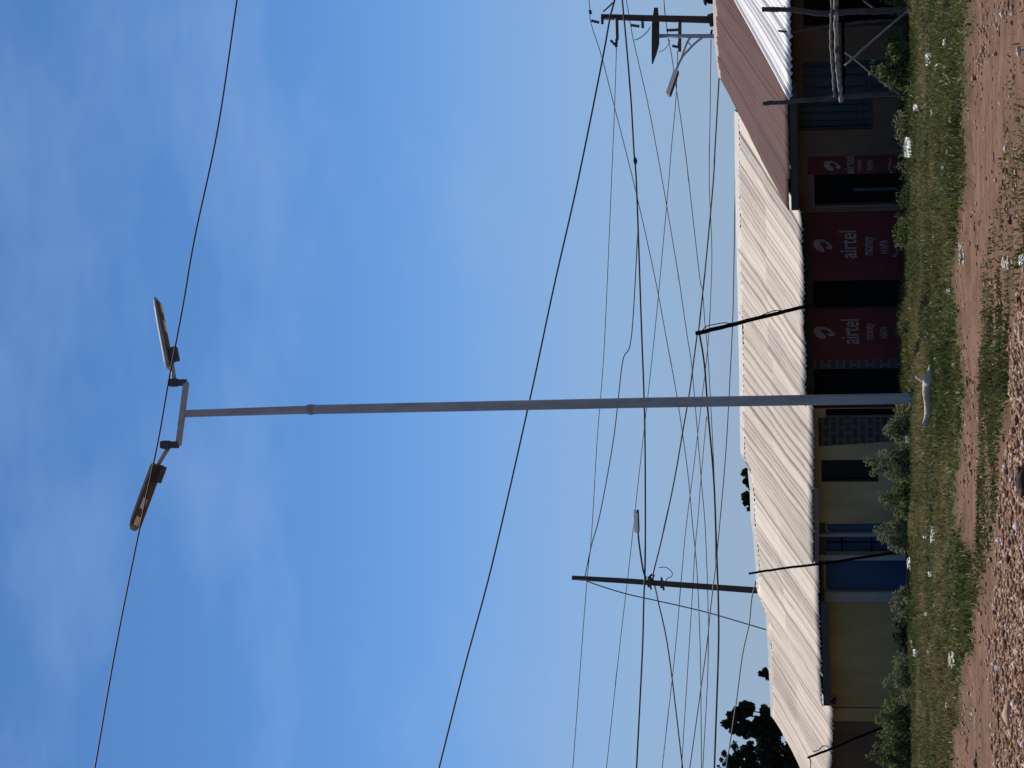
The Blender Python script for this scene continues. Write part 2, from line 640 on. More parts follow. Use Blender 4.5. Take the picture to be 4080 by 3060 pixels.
av.inputs['Factor'].default_value = 0.5
l.new(z1.outputs['Fac'], av.inputs['A'])
l.new(zr_.outputs['Fac'], av.inputs['B'])
l.new(av.outputs['Result'], r1.inputs['Fac'])
r3 = n.new('ShaderNodeValToRGB')
r3.color_ramp.elements[0].position, r3.color_ramp.elements[0].color = 0.35, (0.07, 0.062, 0.028, 1)
r3.color_ramp.elements[1].position, r3.color_ramp.elements[1].color = 0.7, (0.17, 0.13, 0.065, 1)
l.new(z1.outputs['Fac'], r3.inputs['Fac'])
m1 = n.new('ShaderNodeMix')
m1.data_type = 'RGBA'
l.new(sp.outputs['Red'], m1.inputs['Factor'])
l.new(r1.outputs['Color'], m1.inputs['A'])
l.new(r3.outputs['Color'], m1.inputs['B'])
m2 = n.new('ShaderNodeMix')
m2.data_type = 'RGBA'
m2.inputs['B'].default_value = (0.34, 0.19, 0.115, 1)
mm = n.new('ShaderNodeMath')
mm.operation = 'MULTIPLY'
mm.inputs[1].default_value = 0.6
l.new(sp.outputs['Green'], mm.inputs[0])
l.new(mm.outputs[0], m2.inputs['Factor'])
l.new(m1.outputs['Result'], m2.inputs['A'])
l.new(m2.outputs['Result'], bs.inputs['Base Color'])
z3 = n.new('ShaderNodeTexNoise')
z3.inputs['Scale'].default_value = 16
z3.inputs['Detail'].default_value = 8
z3.inputs['Roughness'].default_value = 0.7
l.new(c.outputs['Object'], z3.inputs['Vector'])
bp = n.new('ShaderNodeBump')
bp.inputs['Strength'].default_value = 0.8
bp.inputs['Distance'].default_value = 0.05
l.new(z3.outputs['Fac'], bp.inputs['Height'])
l.new(bp.outputs['Normal'], bs.inputs['Normal'])
gc = np.stack([np.clip(g_ + s2_ * 0.7, 0, 1).ravel(), gv_.ravel(), np.zeros(nxg * nyg)], -1)
ground = np_mesh('ground', V, Q, gm, None, gc, smooth=True)
tag(ground, kind='structure')


def gz(x, y):
    return float(height(np.array([x]), np.array([y]))[0])


# ------------------------------------------------------------------ buildings
def wall_panel(mb, s0, s1, z0, z1, holes, off, thick):
    """a front wall with real openings; holes are (s0,s1,z0,z1)"""
    ss = sorted({s0, s1, *[min(max(v, s0), s1) for h in holes for v in h[:2]]})
    zs = sorted({z0, z1, *[min(max(v, z0), z1) for h in holes for v in h[2:]]})
    sol = {}
    for i in range(len(ss) - 1):
        for j in range(len(zs) - 1):
            cs, cz = (ss[i] + ss[i + 1]) / 2, (zs[j] + zs[j + 1]) / 2
            sol[i, j] = not any(h[0] < cs < h[1] and h[2] < cz < h[3] for h in holes)
    uvs = []
    for (i, j), on in sol.items():
        if not on: continue
        a, b, c_, d = ss[i], ss[i + 1], zs[j], zs[j + 1]
        o, p = off, off + thick
        mb.add([W(a, o, c_), W(b, o, c_), W(b, o, d), W(a, o, d)], [(0, 1, 2, 3)])
        mb.add([W(a, p, c_), W(b, p, c_), W(b, p, d), W(a, p, d)], [(3, 2, 1, 0)])
        if not sol.get((i - 1, j)): mb.add([W(a, o, c_), W(a, p, c_), W(a, p, d), W(a, o, d)], [(3, 2, 1, 0)])
        if not sol.get((i + 1, j)): mb.add([W(b, o, c_), W(b, p, c_), W(b, p, d), W(b, o, d)], [(0, 1, 2, 3)])
        if not sol.get((i, j - 1)): mb.add([W(a, o, c_), W(b, o, c_), W(b, p, c_), W(a, p, c_)], [(3, 2, 1, 0)])
        if not sol.get((i, j + 1)): mb.add([W(a, o, d), W(b, o, d), W(b, p, d), W(a, p, d)], [(0, 1, 2, 3)])


def roof_sheet(name, eave, ridge, Rr, m, parent, period=0.13, amp=0.0145, v0=0.0, v1=1.0, lift=0.0, rows=15, cap=None,
               back=True, jag=0.05, seed=1):
    """corrugated roof slope between an eave line and a ridge line; both are lists of measured points, right to left"""
    E_ = sorted(fac(x, y, 0) for x, y in eave)
    G_ = sorted(fac(x, y, Rr) for x, y in ridge)
    ncol = int((E_[-1][0] - E_[0][0]) / period * 6)
    u = np.linspace(0, 1, ncol)
    se = E_[0][0] + (E_[-1][0] - E_[0][0]) * u
    sr = G_[0][0] + (G_[-1][0] - G_[0][0]) * u
    ze = np.interp(se, [p[0] for p in E_], [p[1] for p in E_])
    zr = np.interp(sr, [p[0] for p in G_], [p[1] for p in G_])
    rg = np.random.default_rng(seed)
    sheet = np.floor(se / 0.66).astype(int)
    nsh = sheet.max() - sheet.min() + 1
    jg = (rg.random(nsh) - 0.5)[sheet - sheet.min()]
    tilt = (rg.random(nsh) - 0.5)[sheet - sheet.min()]
    am = (0.75 + 0.5 * rg.random(nsh))[sheet - sheet.min()]
    rows_v = np.linspace(v0, v1, rows)
    ribv = rg.choice([.3, .55, .8, 1.2, 1.9], 400)
    VV, UVs = [], []
    for iv, v in enumerate(rows_v):
        vv = v - (jg * jag + 0.0) / Rr if iv == 0 else v
        vv = vv * np.ones(ncol)
        s = se + (sr - se) * vv
        z = ze + (zr - ze) * vv + lift
        z = z + (vn1(se * 1.3 + 9 + seed * 7, vv * 6) - 0.5) * 0.035 + (vn2(se * 6 + seed * 5, vv * 9) - 0.5) * 0.012
        ph = 2 * math.pi * se / period
        rb = ribv[(np.floor(se / period).astype(int)) % len(ribv)]
        z = z + amp * am * rb * (np.sin(ph) + 0.35 * np.sin(2 * ph + .6)) + tilt * 0.014 + 0.016 * (((se / 0.66) % 1.0) - 0.5) + (0.012 if v < 0.52 else 0)
        P = P0[None] + s[:, None] * T[None] + (Rr * vv)[:, None] * NN[None]
        P[:, 2] = z
        VV.append(P)
        UVs.append(np.stack([se + 50, Rr * vv], -1))
    VV = np.concatenate(VV)
    UVs = np.concatenate(UVs)
    ix = np.arange(rows * ncol).reshape(rows, ncol)
    Qs = np.stack([ix[:-1, :-1].ravel(), ix[:-1, 1:].ravel(), ix[1:, 1:].ravel(), ix[1:, :-1].ravel()], -1)
    o = np_mesh(name, VV, Qs, m, parent, smooth=True)
    uvl = o.data.uv_layers.new(name='UVMap')
    uvl.data.foreach_set('uv', UVs[Qs.ravel()].astype(np.float32).ravel())
    sd = o.modifiers.new('sheet', 'SOLIDIFY')
    sd.thickness = 0.006
    sd.offset = -1
    if back:
        mb = MB()
        for i in range(len(G_) - 1):
            (a, za), (b, zb) = G_[i], G_[i + 1]
            mb.hexa([W(a, Rr, za - 0.02), W(b, Rr, zb - 0.02), W(b, 2 * Rr, zb - 1.6), W(a, 2 * Rr, za - 1.6),
                     W(a, Rr, za), W(b, Rr, zb), W(b, 2 * Rr, zb - 1.58), W(a, 2 * Rr, za - 1.58)])
        o2 = mb.build('rear_roof', cap or m, parent)
    if cap is not None:
        mb = MB()
        pts = [W(s, Rr, z + 0.032 + 0.008 * random.random()) for s, z in zip(np.linspace(G_[0][0], G_[-1][0], 30),
               np.interp(np.linspace(G_[0][0], G_[-1][0], 30), [p[0] for p in G_], [p[1] for p in G_]))]
        for p, q in zip(pts[:-1], pts[1:]):
            for sg in (-1, 1):
                dn = NN * sg * 0.20 + ZV * -0.105
                mb.add([p, q, q + dn, p + dn, p - ZV * .006, q - ZV * .006, q + dn - ZV * .006, p + dn - ZV * .006],
                       [(0, 1, 2, 3), (7, 6, 5, 4), (3, 2, 6, 7)])
        mb.build('ridge_cap', cap, o)
    return o, E_, G_


def shell(parent, s0, s1, front_top, Rr, zr, off=0.8, m=None, gap=0.012, sk=(0, 0)):
    """side and rear walls that close the building behind its front wall"""
    mb = MB()
    z0 = -0.1
    zt = front_top
    d1 = 2 * Rr - off
    for s, q, k_ in ((s0 + gap, 0.15, sk[0]), (s1 - gap, -0.15, sk[1])):
        pr = [(off + 0.2, z0), (d1, z0), (d1, zr - 1.6 * (d1 - Rr) / Rr - .03), (Rr, zr - 0.25), (off + 0.2, zt - .1)]
        sh = lambda o: k_ * (Rr - abs(o - Rr)) / Rr
        A = [W(s + sh(o), o, z) for o, z in pr]
        B = [W(s + sh(o) + q, o, z) for o, z in pr]
        mb.add(A + B, [(0, 1, 2, 3, 4), (9, 8, 7, 6, 5), (0, 5, 6, 1), (1, 6, 7, 2), (2, 7, 8, 3), (3, 8, 9, 4), (4, 9, 5, 0)])
    mb.fbox(s0 + 0.2, s1 - 0.2, d1 - 0.15, d1, z0, zr - 1.6 * (d1 - Rr) / Rr + .02)
    mb.fbox(s0 + 0.2, s1 - 0.2, off + 0.25, d1 - 0.2, 0.02, 0.08)
    return mb.build('side_wall', m, parent)


WO = 0.8       # the shop fronts stand back from the eaves


def S(y, x=3400, off=WO):
    return fac(x, y, off)[0]


def Zf(x, y, off=WO):
    return fac(x, y, off)[1]


def uvwall(o):
    """metres along the row and up the wall, for brickwork"""
    me = o.data
    uvl = me.uv_layers.new(name='UVMap')
    co = np.zeros(len(me.vertices) * 3)
    me.vertices.foreach_get('co', co)
    co = co.reshape(-1, 3)
    if o.parent is not None:
        pass
    s = (co - P0) @ T
    li = np.zeros(len(me.loops), int)
    me.loops.foreach_get('vertex_index', li)
    uvl.data.foreach_set('uv', np.stack([s[li], co[li, 2]], -1).astype(np.float32).ravel())


def rect(x0, x1, y0, y1):
    """measured rectangle on the shop front -> (s0,s1,z0,z1); x1=None runs to the floor"""
    ym = (y0 + y1) / 2
    xm = 3420 if x1 is None else (x0 + x1) / 2
    zz0 = 0.1 if x1 is None else Zf(x1, ym)
    return (S(y1, xm), S(y0, xm), zz0, Zf(x0, ym))


def panel(name, r, o0, o1, m, parent, bevel=0.0):
    mb = MB()
    mb.fbox(r[0], r[1], o0, o1, r[2], r[3])
    return mb.build(name, m, parent, bevel=bevel)


def grille(parent, r, off, vs, hs, m, w=0.035):
    mb = MB()
    for v in vs:
        mb.fbox(v - w / 2, v + w / 2, off, off + 0.02, r[2], r[3])
    for h in hs:
        mb.fbox(r[0], r[1], off - 0.012, off - 0.001, h - w / 2, h + w / 2)
    return mb.build('burglar_bars', m, parent)


def frame(parent, r, off, m, w=0.05, d=0.06, name='frame'):
    mb = MB()
    a, b, c_, e_ = r
    mb.fbox(a, a + w, off, off + d, c_, e_)
    mb.fbox(b - w, b, off, off + d, c_, e_)
    mb.fbox(a + w, b - w, off, off + d, e_ - w, e_)
    mb.fbox(a + w, b - w, off, off + d, c_, c_ + w)
    return mb.build(name, m, parent)


def building(label, y0, y1, eave, ridge, Rr, m_roof, m_wall, cap, holes, cat='shop building', seed=1, top=None, **kw):
    sL, sR = S(y1), S(y0)
    root = empty('shop_building', W((sL + sR) / 2, WO, 0), label, cat)
    roof, E_, G_ = roof_sheet('roof', eave, ridge, Rr, m_roof, root, cap=cap, seed=seed, **kw)
    ze = min(p[1] for p in E_)
    zr = min(p[1] for p in G_)
    ft = ze + (zr - ze) * WO / Rr - 0.06 if top is None else top
    mb = MB()
    wall_panel(mb, sL + 0.004, sR - 0.004, -0.1, ft, holes, WO, 0.2)
    wall = mb.build('wall', m_wall, root)
    shell(root, E_[0][0] + .02, E_[-1][0] - .02, ft, Rr, zr, m=m_wall, sk=(G_[0][0] - E_[0][0], G_[-1][0] - E_[-1][0]))
    return root, roof, wall, E_, ft


# --- A: brown roofed building on the right
hA = [rect(3200, None, 240, 393), rect(3182, 3478, 396.5, 518), rect(3245, None, 693, 815), rect(3200, None, -70, 105)]
bA, roofA, wallA, EA, ftA = building(
    'brown-roofed building on the right with barred blue-grey windows', -700, 845,
    [(3128, -760), (3136, 0), (3142, 330), (3149, 842)], [(2838, -760), (2846, 0), (2851, 150), (2868, 308)], 6.6,
    M['iron_brown'], M['wall_brown'], M['cap_red'], hA, top=2.43, seed=3, period=0.2, amp=0.004)
mb = MB()
e0, e1 = fac(3150, 838, 0.03), fac(3140, 328, 0.03)
b0, b1 = fac(3182, 838, 0.03), fac(3172, 328, 0.03)
mb.hexa([W(b0[0], .03, b0[1]), W(b1[0], .03, b1[1]), W(b1[0], .06, b1[1]), W(b0[0], .06, b0[1]),
         W(e0[0], .03, e0[1] - .015), W(e1[0], .03, e1[1] - .015), W(e1[0], .06, e1[1] - .015), W(e0[0], .06, e0[1] - .015)])
mb.build('fascia', M['fascia_dark'], bA)
r = hA[0]
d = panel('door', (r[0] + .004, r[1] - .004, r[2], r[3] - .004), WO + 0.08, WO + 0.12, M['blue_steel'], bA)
grille(d, r, WO + 0.045, [S(y) for y in (267, 304, 352)], [Zf(3238, 310), Zf(3448, 310), Zf(3466, 310)], M['bars'], 0.04)
r = hA[1]
wn_ = panel('window', (r[0] + .004, r[1] - .004, r[2] + .004, r[3] - .004), WO + 0.10, WO + 0.13, M['blue_steel'], bA)
frame(wn_, r, WO + 0.03, M['bars'], 0.06)
grille(wn_, r, WO + 0.07, [S(y) for y in (425, 453, 487)], [Zf(3238, 450), Zf(3412, 450), Zf(3433, 450)], M['bars'], 0.04)
r = hA[2]
d = panel('door', (r[0] + .004, r[1] - .004, r[2], r[3] - .004), WO + 0.12, WO + 0.16, M['doorway_dark'], bA)  # dark sheet painted as the shade of the door opening
mb = MB()
mb.fbox(S(768), S(756), WO + .095, WO + .118, .3, Zf(3400, 750))
mb.build('door_rail', M['blue_steel'], d)
mb = MB()
mb.fbox(r[0] - .05, r[1], WO - .012, WO + .05, r[3] + .003, r[3] + .05)
mb.fbox(r[0] - .05, r[0] - .008, WO - .012, WO - .002, r[2], r[3])
mb.build('lintel', M['pink_trim'], bA)

# --- white sheets over the right part of it
rz = empty('roof_extension', onf(3060, 60, 3), 'bright white iron sheet roof at the right edge below the brown roof', 'roof')
sh, EZ, GZ_ = roof_sheet('iron_sheets', [(3147, -760), (3150, 0), (3152, 368)], [(2690, -900), (2735, -500), (2797, -270)], 6.2,
                         M['iron_white'], rz, period=0.15, amp=0.018, lift=0.07, v0=-0.04, v1=0.93, back=False, seed=5)
mb = MB()
mb.bar(W(EZ[0][0] + .05, 0.06, EZ[0][1] + .0), W(EZ[-1][0], 0.06, EZ[-1][1] + .0), .05, .06)
mb.build('purlin', M['stick'], rz)

# --- B: long roof over the red signs
hB = [rect(3240, None, 1117, 1229), rect(3240, None, 1467, 1620)]
bB, roofB, wallB, EB, ftB = building(
    'low shop building with weathered iron roof above two red painted signs', 845, 1625,
    [(3196, 846), (3201, 1000), (3206, 1300), (3212, 1624)], [(2932, 440), (2936, 800), (2942, 1063), (2946, 1240)], 5.0,
    M['iron'], M['wall_maroon'], M['cap_grey'], hB, top=2.34, seed=8)
for r in hB:
    panel('door', (r[0] + .004, r[1] - .004, r[2], r[3] - .004), WO + 0.13, WO + 0.17, M['doorway_dark'], bB)  # near-black sheets put in for the darkness inside the open doorways
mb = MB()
mb.fbox(S(1624), S(846), WO - .014, WO - .003, Zf(3238, 1200), ftB - .01)  # thin dark strip paints the eave's shade along the wall top
mb.build('eave_shade_band', M['eave_shade'], bB)
mb = MB()
mb.fbox(S(1468), S(1431), WO - .012, WO - .003, 0.05, Zf(3240, 1440))
o = mb.build('brick_pier', M['brick'], bB)
uvwall(o)

# --- C: brick and cream store
hC = [rect(3272, 3500, 1832, 1921), rect(3290, None, 1628, 1664), rect(3290, None, 2131, 2203)]
bC, roofC, wallC, EC, ftC = building(
    'cream and brick store with a dark window behind the lamp pole', 1625, 2226,
    [(3244, 1626), (3243, 1800), (3241, 1945), (3242, 2100), (3245, 2252)], [(2946, 1242), (2951, 1500), (2956, 1816), (2984, 1867)], 5.0,
    M['iron_tan'], M['wall_cream'], M['cap_grey'], hC, seed=12)
mb = MB()
e0, e1 = fac(3247, 2250, 0.03), fac(3243, 1945, 0.03)
b0, b1 = fac(3263, 2250, 0.03), fac(3264, 1945, 0.03)
mb.hexa([W(b0[0], .03, b0[1]), W(b1[0], .03, b1[1]), W(b1[0], .06, b1[1]), W(b0[0], .06, b0[1]),
         W(e0[0], .03, e0[1]), W(e1[0], .03, e1[1]), W(e1[0], .06, e1[1]), W(e0[0], .06, e0[1])])
mb.build('fascia', M['fascia_brown'], bC)
r = hC[0]
wn_ = panel('window', (r[0] + .004, r[1] - .004, r[2] + .004, r[3] - .004), WO + 0.10, WO + 0.13, M['pane'], bC)
frame(wn_, r, WO + 0.04, M['bars'], 0.04)
r = hC[1]
panel('door', (r[0] + .004, r[1] - .004, r[2], r[3] - .004), WO + 0.13, WO + 0.17, M['doorway_dark'], bC)  # dark sheet in place of the shaded opening, not a door leaf
# brick front of the store, its left edge a little raked
mb = MB()
t0, t1 = fac(3262, 1664.5, WO), fac(3262, 1778, WO)
q0, q1 = fac(3560, 1664.5, WO), fac(3560, 1752, WO)
mb.hexa([W(q1[0], WO - .02, 0.05), W(t0[0], WO - .02, 0.05), W(t0[0], WO - .003, 0.05), W(q1[0], WO - .003, 0.05),
         W(t1[0], WO - .02, t1[1]), W(t0[0], WO - .02, t1[1]), W(t0[0], WO - .003, t1[1]), W(t1[0], WO - .003, t1[1])])
o = mb.build('brick_wall', M['brick'], bC)
uvwall(o)
r = hC[2]
d = panel('door', (r[0] + .004, r[1] - .004, r[2], r[3] - .004), WO + 0.08, WO + 0.12, M['blue'], bC)
grille(d, r, WO + 0.055, [S(2166)], [Zf(3354, 2166), Zf(3472, 2166)], M['doorway_dark'], 0.03)


def round_panel(name, r, cl, cr, o0, o1, m, parent):
    """painted panel with rounded top corners"""
    a, b, c_, e_ = r
    pts = [(a, c_), (b, c_)]
    if cr:
        for i in range(7):
            t = i / 6 * math.pi / 2
            pts.append((b - cr + cr * math.cos(t), e_ - cr + cr * math.sin(t)))
    else:
        pts.append((b, e_))
    if cl:
        for i in range(7):
            t = math.pi / 2 + i / 6 * math.pi / 2
            pts.append((a + cl + cl * math.cos(t), e_ - cl + cl * math.sin(t)))
    else:
        pts.append((a, e_))
    nP = len(pts)
    mb = MB()
    mb.add([W(s, o0, z) for s, z in pts] + [W(s, o1, z) for s, z in pts],
           [tuple(range(nP)), tuple(range(2 * nP - 1, nP - 1, -1))] +
           [(i, i + nP, (i + 1) % nP + nP, (i + 1) % nP) for i in range(nP)])
    return mb.build(name, m, parent)


r = rect(3292, None, 2087, 2118)
round_panel('blue_panel', r, 0.16, 0.0, WO - .010, WO - .002, M['blue'], bC)
for y0, y1 in ((2118.5, 2130.5), (2203.5, 2225)):
    r = rect(3262, None, y0, y1)
    panel('column', r, WO - .10, WO + .06, M['column'], bC, bevel=0.01)
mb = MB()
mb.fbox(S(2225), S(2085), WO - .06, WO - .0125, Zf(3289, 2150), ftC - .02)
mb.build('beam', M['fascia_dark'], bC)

# --- D: olive shop with the blue wall
bD, roofD, wallD, ED, ftD = building(
    'olive shop building with a big dark blue panel and dark fascia', 2226, 2818,
    [(3262, 2254), (3267, 2500), (3272, 2620), (3279, 2816)], [(2985, 1870), (2993, 1950), (2997, 2073), (3009, 2168), (3022, 2362), (3053, 2445)], 5.0,
    M['iron'], M['wall_olive'], M['cap_grey'], [], top=1.99, seed=17)
r = rect(3291, None, 2229, 2350)
round_panel('blue_panel', r, 0.12, 0.02, WO - .012, WO - .002, M['blue'], bD)
r = rect(3285, None, 2352, 2391)
panel('column', r, WO - .09, WO + .05, M['column'], bD, bevel=0.012)
mb = MB()
e0, e1 = fac(3281, 2812, 0.03), fac(3270, 2400, 0.03)
b0, b1 = fac(3310, 2812, 0.03), fac(3300, 2400, 0.03)
mb.hexa([W(b0[0], .03, b0[1]), W(b1[0], .03, b1[1]), W(b1[0], .06, b1[1]), W(b0[0], .06, b0[1]),
         W(e0[0], .03, e0[1]), W(e1[0], .03, e1[1]), W(e1[0], .06, e1[1]), W(e0[0], .06, e0[1])])
mb.build('fascia', M['fascia_dark'], bD)
mb = MB()
p = onf(3318, 2792, 0.3)
mb.tube([p + ZV * .06, p, p - ZV * .07], [.03, .07, .09], 10)
mb.build('eave_lamp', M['bars'], bD)
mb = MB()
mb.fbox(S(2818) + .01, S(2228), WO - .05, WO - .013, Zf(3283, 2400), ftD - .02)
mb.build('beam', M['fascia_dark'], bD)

# --- E: brown building at the left edge
bE, roofE, wallE, EE, ftE = building(
    'brown-walled building with plain tan iron roof at the left edge', 2818, 3290,
    [(3317, 2816), (3316, 3000), (3314, 3285)], [(3056, 2447), (3060, 2516), (3066, 2611), (3076, 2852)], 5.0,
    M['iron_tan'], M['wall_brown'], M['cap_grey'], [], seed=23)
r = rect(3200, None, 2818, 2872)
panel('wall_pier', (r[0], r[1] - .02, r[2], ftE - .05), WO - .02, WO - .003, M['wall_olive'], bE)

# ------------------------------------------------------------------ signs with their lettering
LOGO = [(600, 568), (540, 560), (480, 535), (430, 490), (408, 440), (425, 395), (480, 372), (560, 370), (640, 390), (710, 425),
        (765, 470), (788, 505), (770, 525), (720, 528), (670, 515), (648, 495), (665, 480), (710, 490), (725, 488), (700, 460),
        (640, 425), (580, 408), (545, 415), (535, 435), (555, 465), (600, 500), (628, 530), (622, 555)]


def lettering(body, s0, s1, z0, z1, off, m, parent, name='lettering'):
    cu = bpy.data.curves.new('text', 'FONT')
    cu.body = body
    cu.size = 1
    cu.extrude = 0.004
    cu.offset = 0.012
    to = bpy.data.objects.new('text', cu)
    COL.objects.link(to)
    dg = bpy.context.evaluated_depsgraph_get()
    me = bpy.data.meshes.new_from_object(to.evaluated_get(dg))
    bpy.data.objects.remove(to)
    co = np.zeros(len(me.vertices) * 3)
    me.vertices.foreach_get('co', co)
    co = co.reshape(-1, 3)
    lo, hi = co.min(0), co.max(0)
    x = (co[:, 0] - lo[0]) / (hi[0] - lo[0]) * (s1 - s0) + s0
    z = (co[:, 1] - lo[1]) / (hi[1] - lo[1]) * (z1 - z0) + z0
    d = (co[:, 2] - lo[2]) / max(hi[2] - lo[2], 1e-6) * 0.003
    P = P0 + x[:, None] * T + (off - d)[:, None] * NN
    P[:, 2] = z
    me.vertices.foreach_set('co', P.ravel())
    me.materials.clear()
    me.update()
    me.name = name
    return link(name, me, m, parent)


def sign(label, r, logo, words, worn=None):
    root = empty('wall_sign', W((r[0] + r[1]) / 2, WO, r[2]), label, 'sign')
    panel('board', r, WO - .016, WO - .0155 + .012, M['sign_red'], root)
    off = WO - .0175
    a = rect(*logo)
    xs = np.array(LOGO, float)
    u = (xs[:, 1].max() - xs[:, 1]) / np.ptp(xs[:, 1])
    v = (xs[:, 0].max() - xs[:, 0]) / np.ptp(xs[:, 0])
    ss = a[0] + u * (a[1] - a[0])
    zz = a[2] + v * (a[3] - a[2])
    nP = len(ss)
    mb = MB()
    mb.add([W(s, off - .003, z) for s, z in zip(ss, zz)] + [W(s, off, z) for s, z in zip(ss, zz)],
           [tuple(range(nP)), tuple(range(2 * nP - 1, nP - 1, -1))] + [(i, (i + 1) % nP, (i + 1) % nP + nP, i + nP) for i in range(nP)])
    mb.build('emblem', M['sign_ink'], root)
    for body, q in words:
        k = rect(*q)
        lettering(body, k[0], k[1], k[2], k[3], off, M['sign_ink'], root)
    if worn:
        # a last line too worn away to be read: only broken strokes are left
        k = rect(*worn)
        rg = np.random.default_rng(int(worn[2]))
        mb = MB()
        s_ = k[0]
        while s_ < k[1] - .03:
            wd_ = rg.uniform(.015, .04)
            z_ = k[2] + (k[3] - k[2]) * rg.uniform(0, .45)
            mb.bar(W(s_, off - .0015, z_), W(s_ + wd_ * rg.uniform(.2, 1), off - .0015, z_ + (k[3] - k[2]) * rg.uniform(.35, .55)), .003, rg.uniform(.012, .022), up=T)
            s_ += wd_ + rg.uniform(.008, .025)
        mb.bar(W(k[0], off - .0012, k[2] + .3 * (k[3] - k[2])), W(k[1], off - .0012, k[2] + .3 * (k[3] - k[2])), .002, .006, up=ZV)
        mb.build('worn_lettering', M['sign_ink'], root)


r = rect(3218, None, 621, 691)
sign('narrow dark red wall sign under the brown roof, right of a dark doorway', r, (3282, 3350, 639, 680),
     [('airtel', (3364, 3402, 622, 691)), ('money', (3418, 3438, 636, 680)), ('HAPA', (3453, 3478, 636, 677))], (3534, 3557, 622, 688))
r = rect(3236, None, 846, 1109)
sign('widest of the dark red wall signs, between two dark doorways', r, (3212 + 28, 3317, 951, 1003),
     [('airtel', (3343, 3413, 918, 1028)), ('money', (3447, 3492, 941, 1015)), ('HAPA', (3505, 3540, 954, 1008))], (3556, 3580, 930, 1020))
r = rect(3236, None, 1236, 1430)
sign('dark red wall sign between the leaning mast and a rough brick pier', r, (3240, 3328, 1300, 1349),
     [('airtel', (3350, 3423, 1271, 1369)), ('money', (3453, 3492, 1286, 1352)), ('HAPA', (3506, 3536, 1299, 1346))])

# ------------------------------------------------------------------ the tall street lamp
base = ground_pt(3652, 1587)
PD = float(base[1])
pz = gz(base[0], base[1])
lamp = empty('street_lamp', (base[0], base[1], pz), 'tall grey double-armed street lamp pole in the grass verge, before the shops', 'street lamp')


def LP(x, y, d=0.0):
    return at_depth(x, y, PD + d)


def pxm(p, Y=None):
    return p * (Y or PD) / F


A0 = np.array([base[0], base[1], pz - 0.2])
ptop = LP(738, 1648)
pj = LP(1240, 1632)
mb = MB()
mb.tube([A0, LP(2600, 1604), pj + (A0 - pj) * 0.003], [pxm(21.5), pxm(20.5), pxm(19)], 24, False)
mb.build('pole', M['steel'], lamp, smooth=True)
mb = MB()
mb.tube([pj, LP(960, 1641), ptop], [pxm(16.8), pxm(16), pxm(15)], 24, False)
mb.build('upper_pole', M['steel'], lamp, smooth=True)
mb = MB()
mb.tube([LP(1254, 1631), LP(1226, 1632)], pxm(20.5), 24)
mb.tube([LP(1242, 1631.6), LP(1238, 1631.8)], pxm(22.5), 24)
mb.build('pole_collar', M['lamp_grey'], lamp)
mb = MB()
mb.tube([A0 + ZV * .2, A0 + ZV * .26], pxm(40), 20)
mb.build('base_plate', M['steel'], lamp)
# crossbar: its left end stands a little nearer
bl, br_ = LP(711, 1772, -0.35), LP(742, 1524, 0.3)
mb = MB()
mb.bar(bl, br_, pxm(22), pxm(22))
mb.build('crossbar', M['steel'], lamp, bevel=0.01)


def headset(bot, top, a0, a1, h0, h1, width, dz, box, box_len, panels, roll):
    """bracket, arm and lamp head at one end of the crossbar"""
    mb = MB()
    mb.bar(bot, top, pxm(28), pxm(28), up=(0, 1, 0))
    mb.bar(top + (bot - top) * .5, top + (bot - top) * .12, pxm(34), pxm(34), up=(0, 1, 0))
    mb.build('bracket', M['steel_dark'], lamp, bevel=0.008)
    mb = MB()
    mb.tube([a0, (a0 + a1) / 2, a1], pxm(9), 10)
    mb.build('lamp_arm', M['steel'], lamp, smooth=True)
    # head: a slim tapered casting
    d = h1 - h0
    Ln = np.linalg.norm(d)
    d = d / Ln
    upv = ZV + np.array([0, roll, 0])
    upv = upv - d * (upv @ d)
    upv /= np.linalg.norm(upv)
    sd = np.cross(d, upv)
    mb = MB()
    prof = [(0, .7, .8), (.06, .95, 1), (.5, 1, .95), (.85, .95, .75), (.96, .8, .55), (1, .5, .3)]
    vs, fs = [], []
    for t_, w_, k_ in prof:
        c_ = h0 + d * Ln * t_
        for a_, b_ in ((-1, -.5), (-1, .1), (-.75, .5), (.75, .5), (1, .1), (1, -.5)):
            vs.append(c_ + sd * a_ * width / 2 * w_ + upv * b_ * dz * k_)
    for i in range(len(prof) - 1):
        for k in range(6):
            fs.append((i * 6 + k, (i + 1) * 6 + k, (i + 1) * 6 + (k + 1) % 6, i * 6 + (k + 1) % 6))
    fs += [tuple(range(6)), tuple(range(len(prof) * 6 - 1, len(prof) * 6 - 7, -1))]
    mb.add(vs, fs)
    head = mb.build('lamp_head', M['lamp_grey'], lamp, bevel=0.006)
    mb = MB()
    mb.bar(h0 + d * Ln * .03 - upv * (dz * .5 + .012), h0 + d * Ln * .93 - upv * (dz * .42 + .012), width * .93, .022, up=upv)
    mb.build('underside', M['lamp_under'], head)
    for t0_, t1_ in panels:
        mb = MB()
        mb.bar(h0 + d * Ln * t0_ - upv * (dz * .5 + .028) + sd * width * -.1, h0 + d * Ln * t1_ - upv * (dz * .47 + .028) + sd * width * -.1, width * .42, .012, up=upv)
        mb.build('lens', M['lens'], head)
    mb = MB()
    bdir = d * box_len / 2
    mb.bar(box - bdir, box + bdir, width * .45, pxm(34), up=upv)
    mb.build('control_box', M['steel_dark'], head, bevel=0.01)


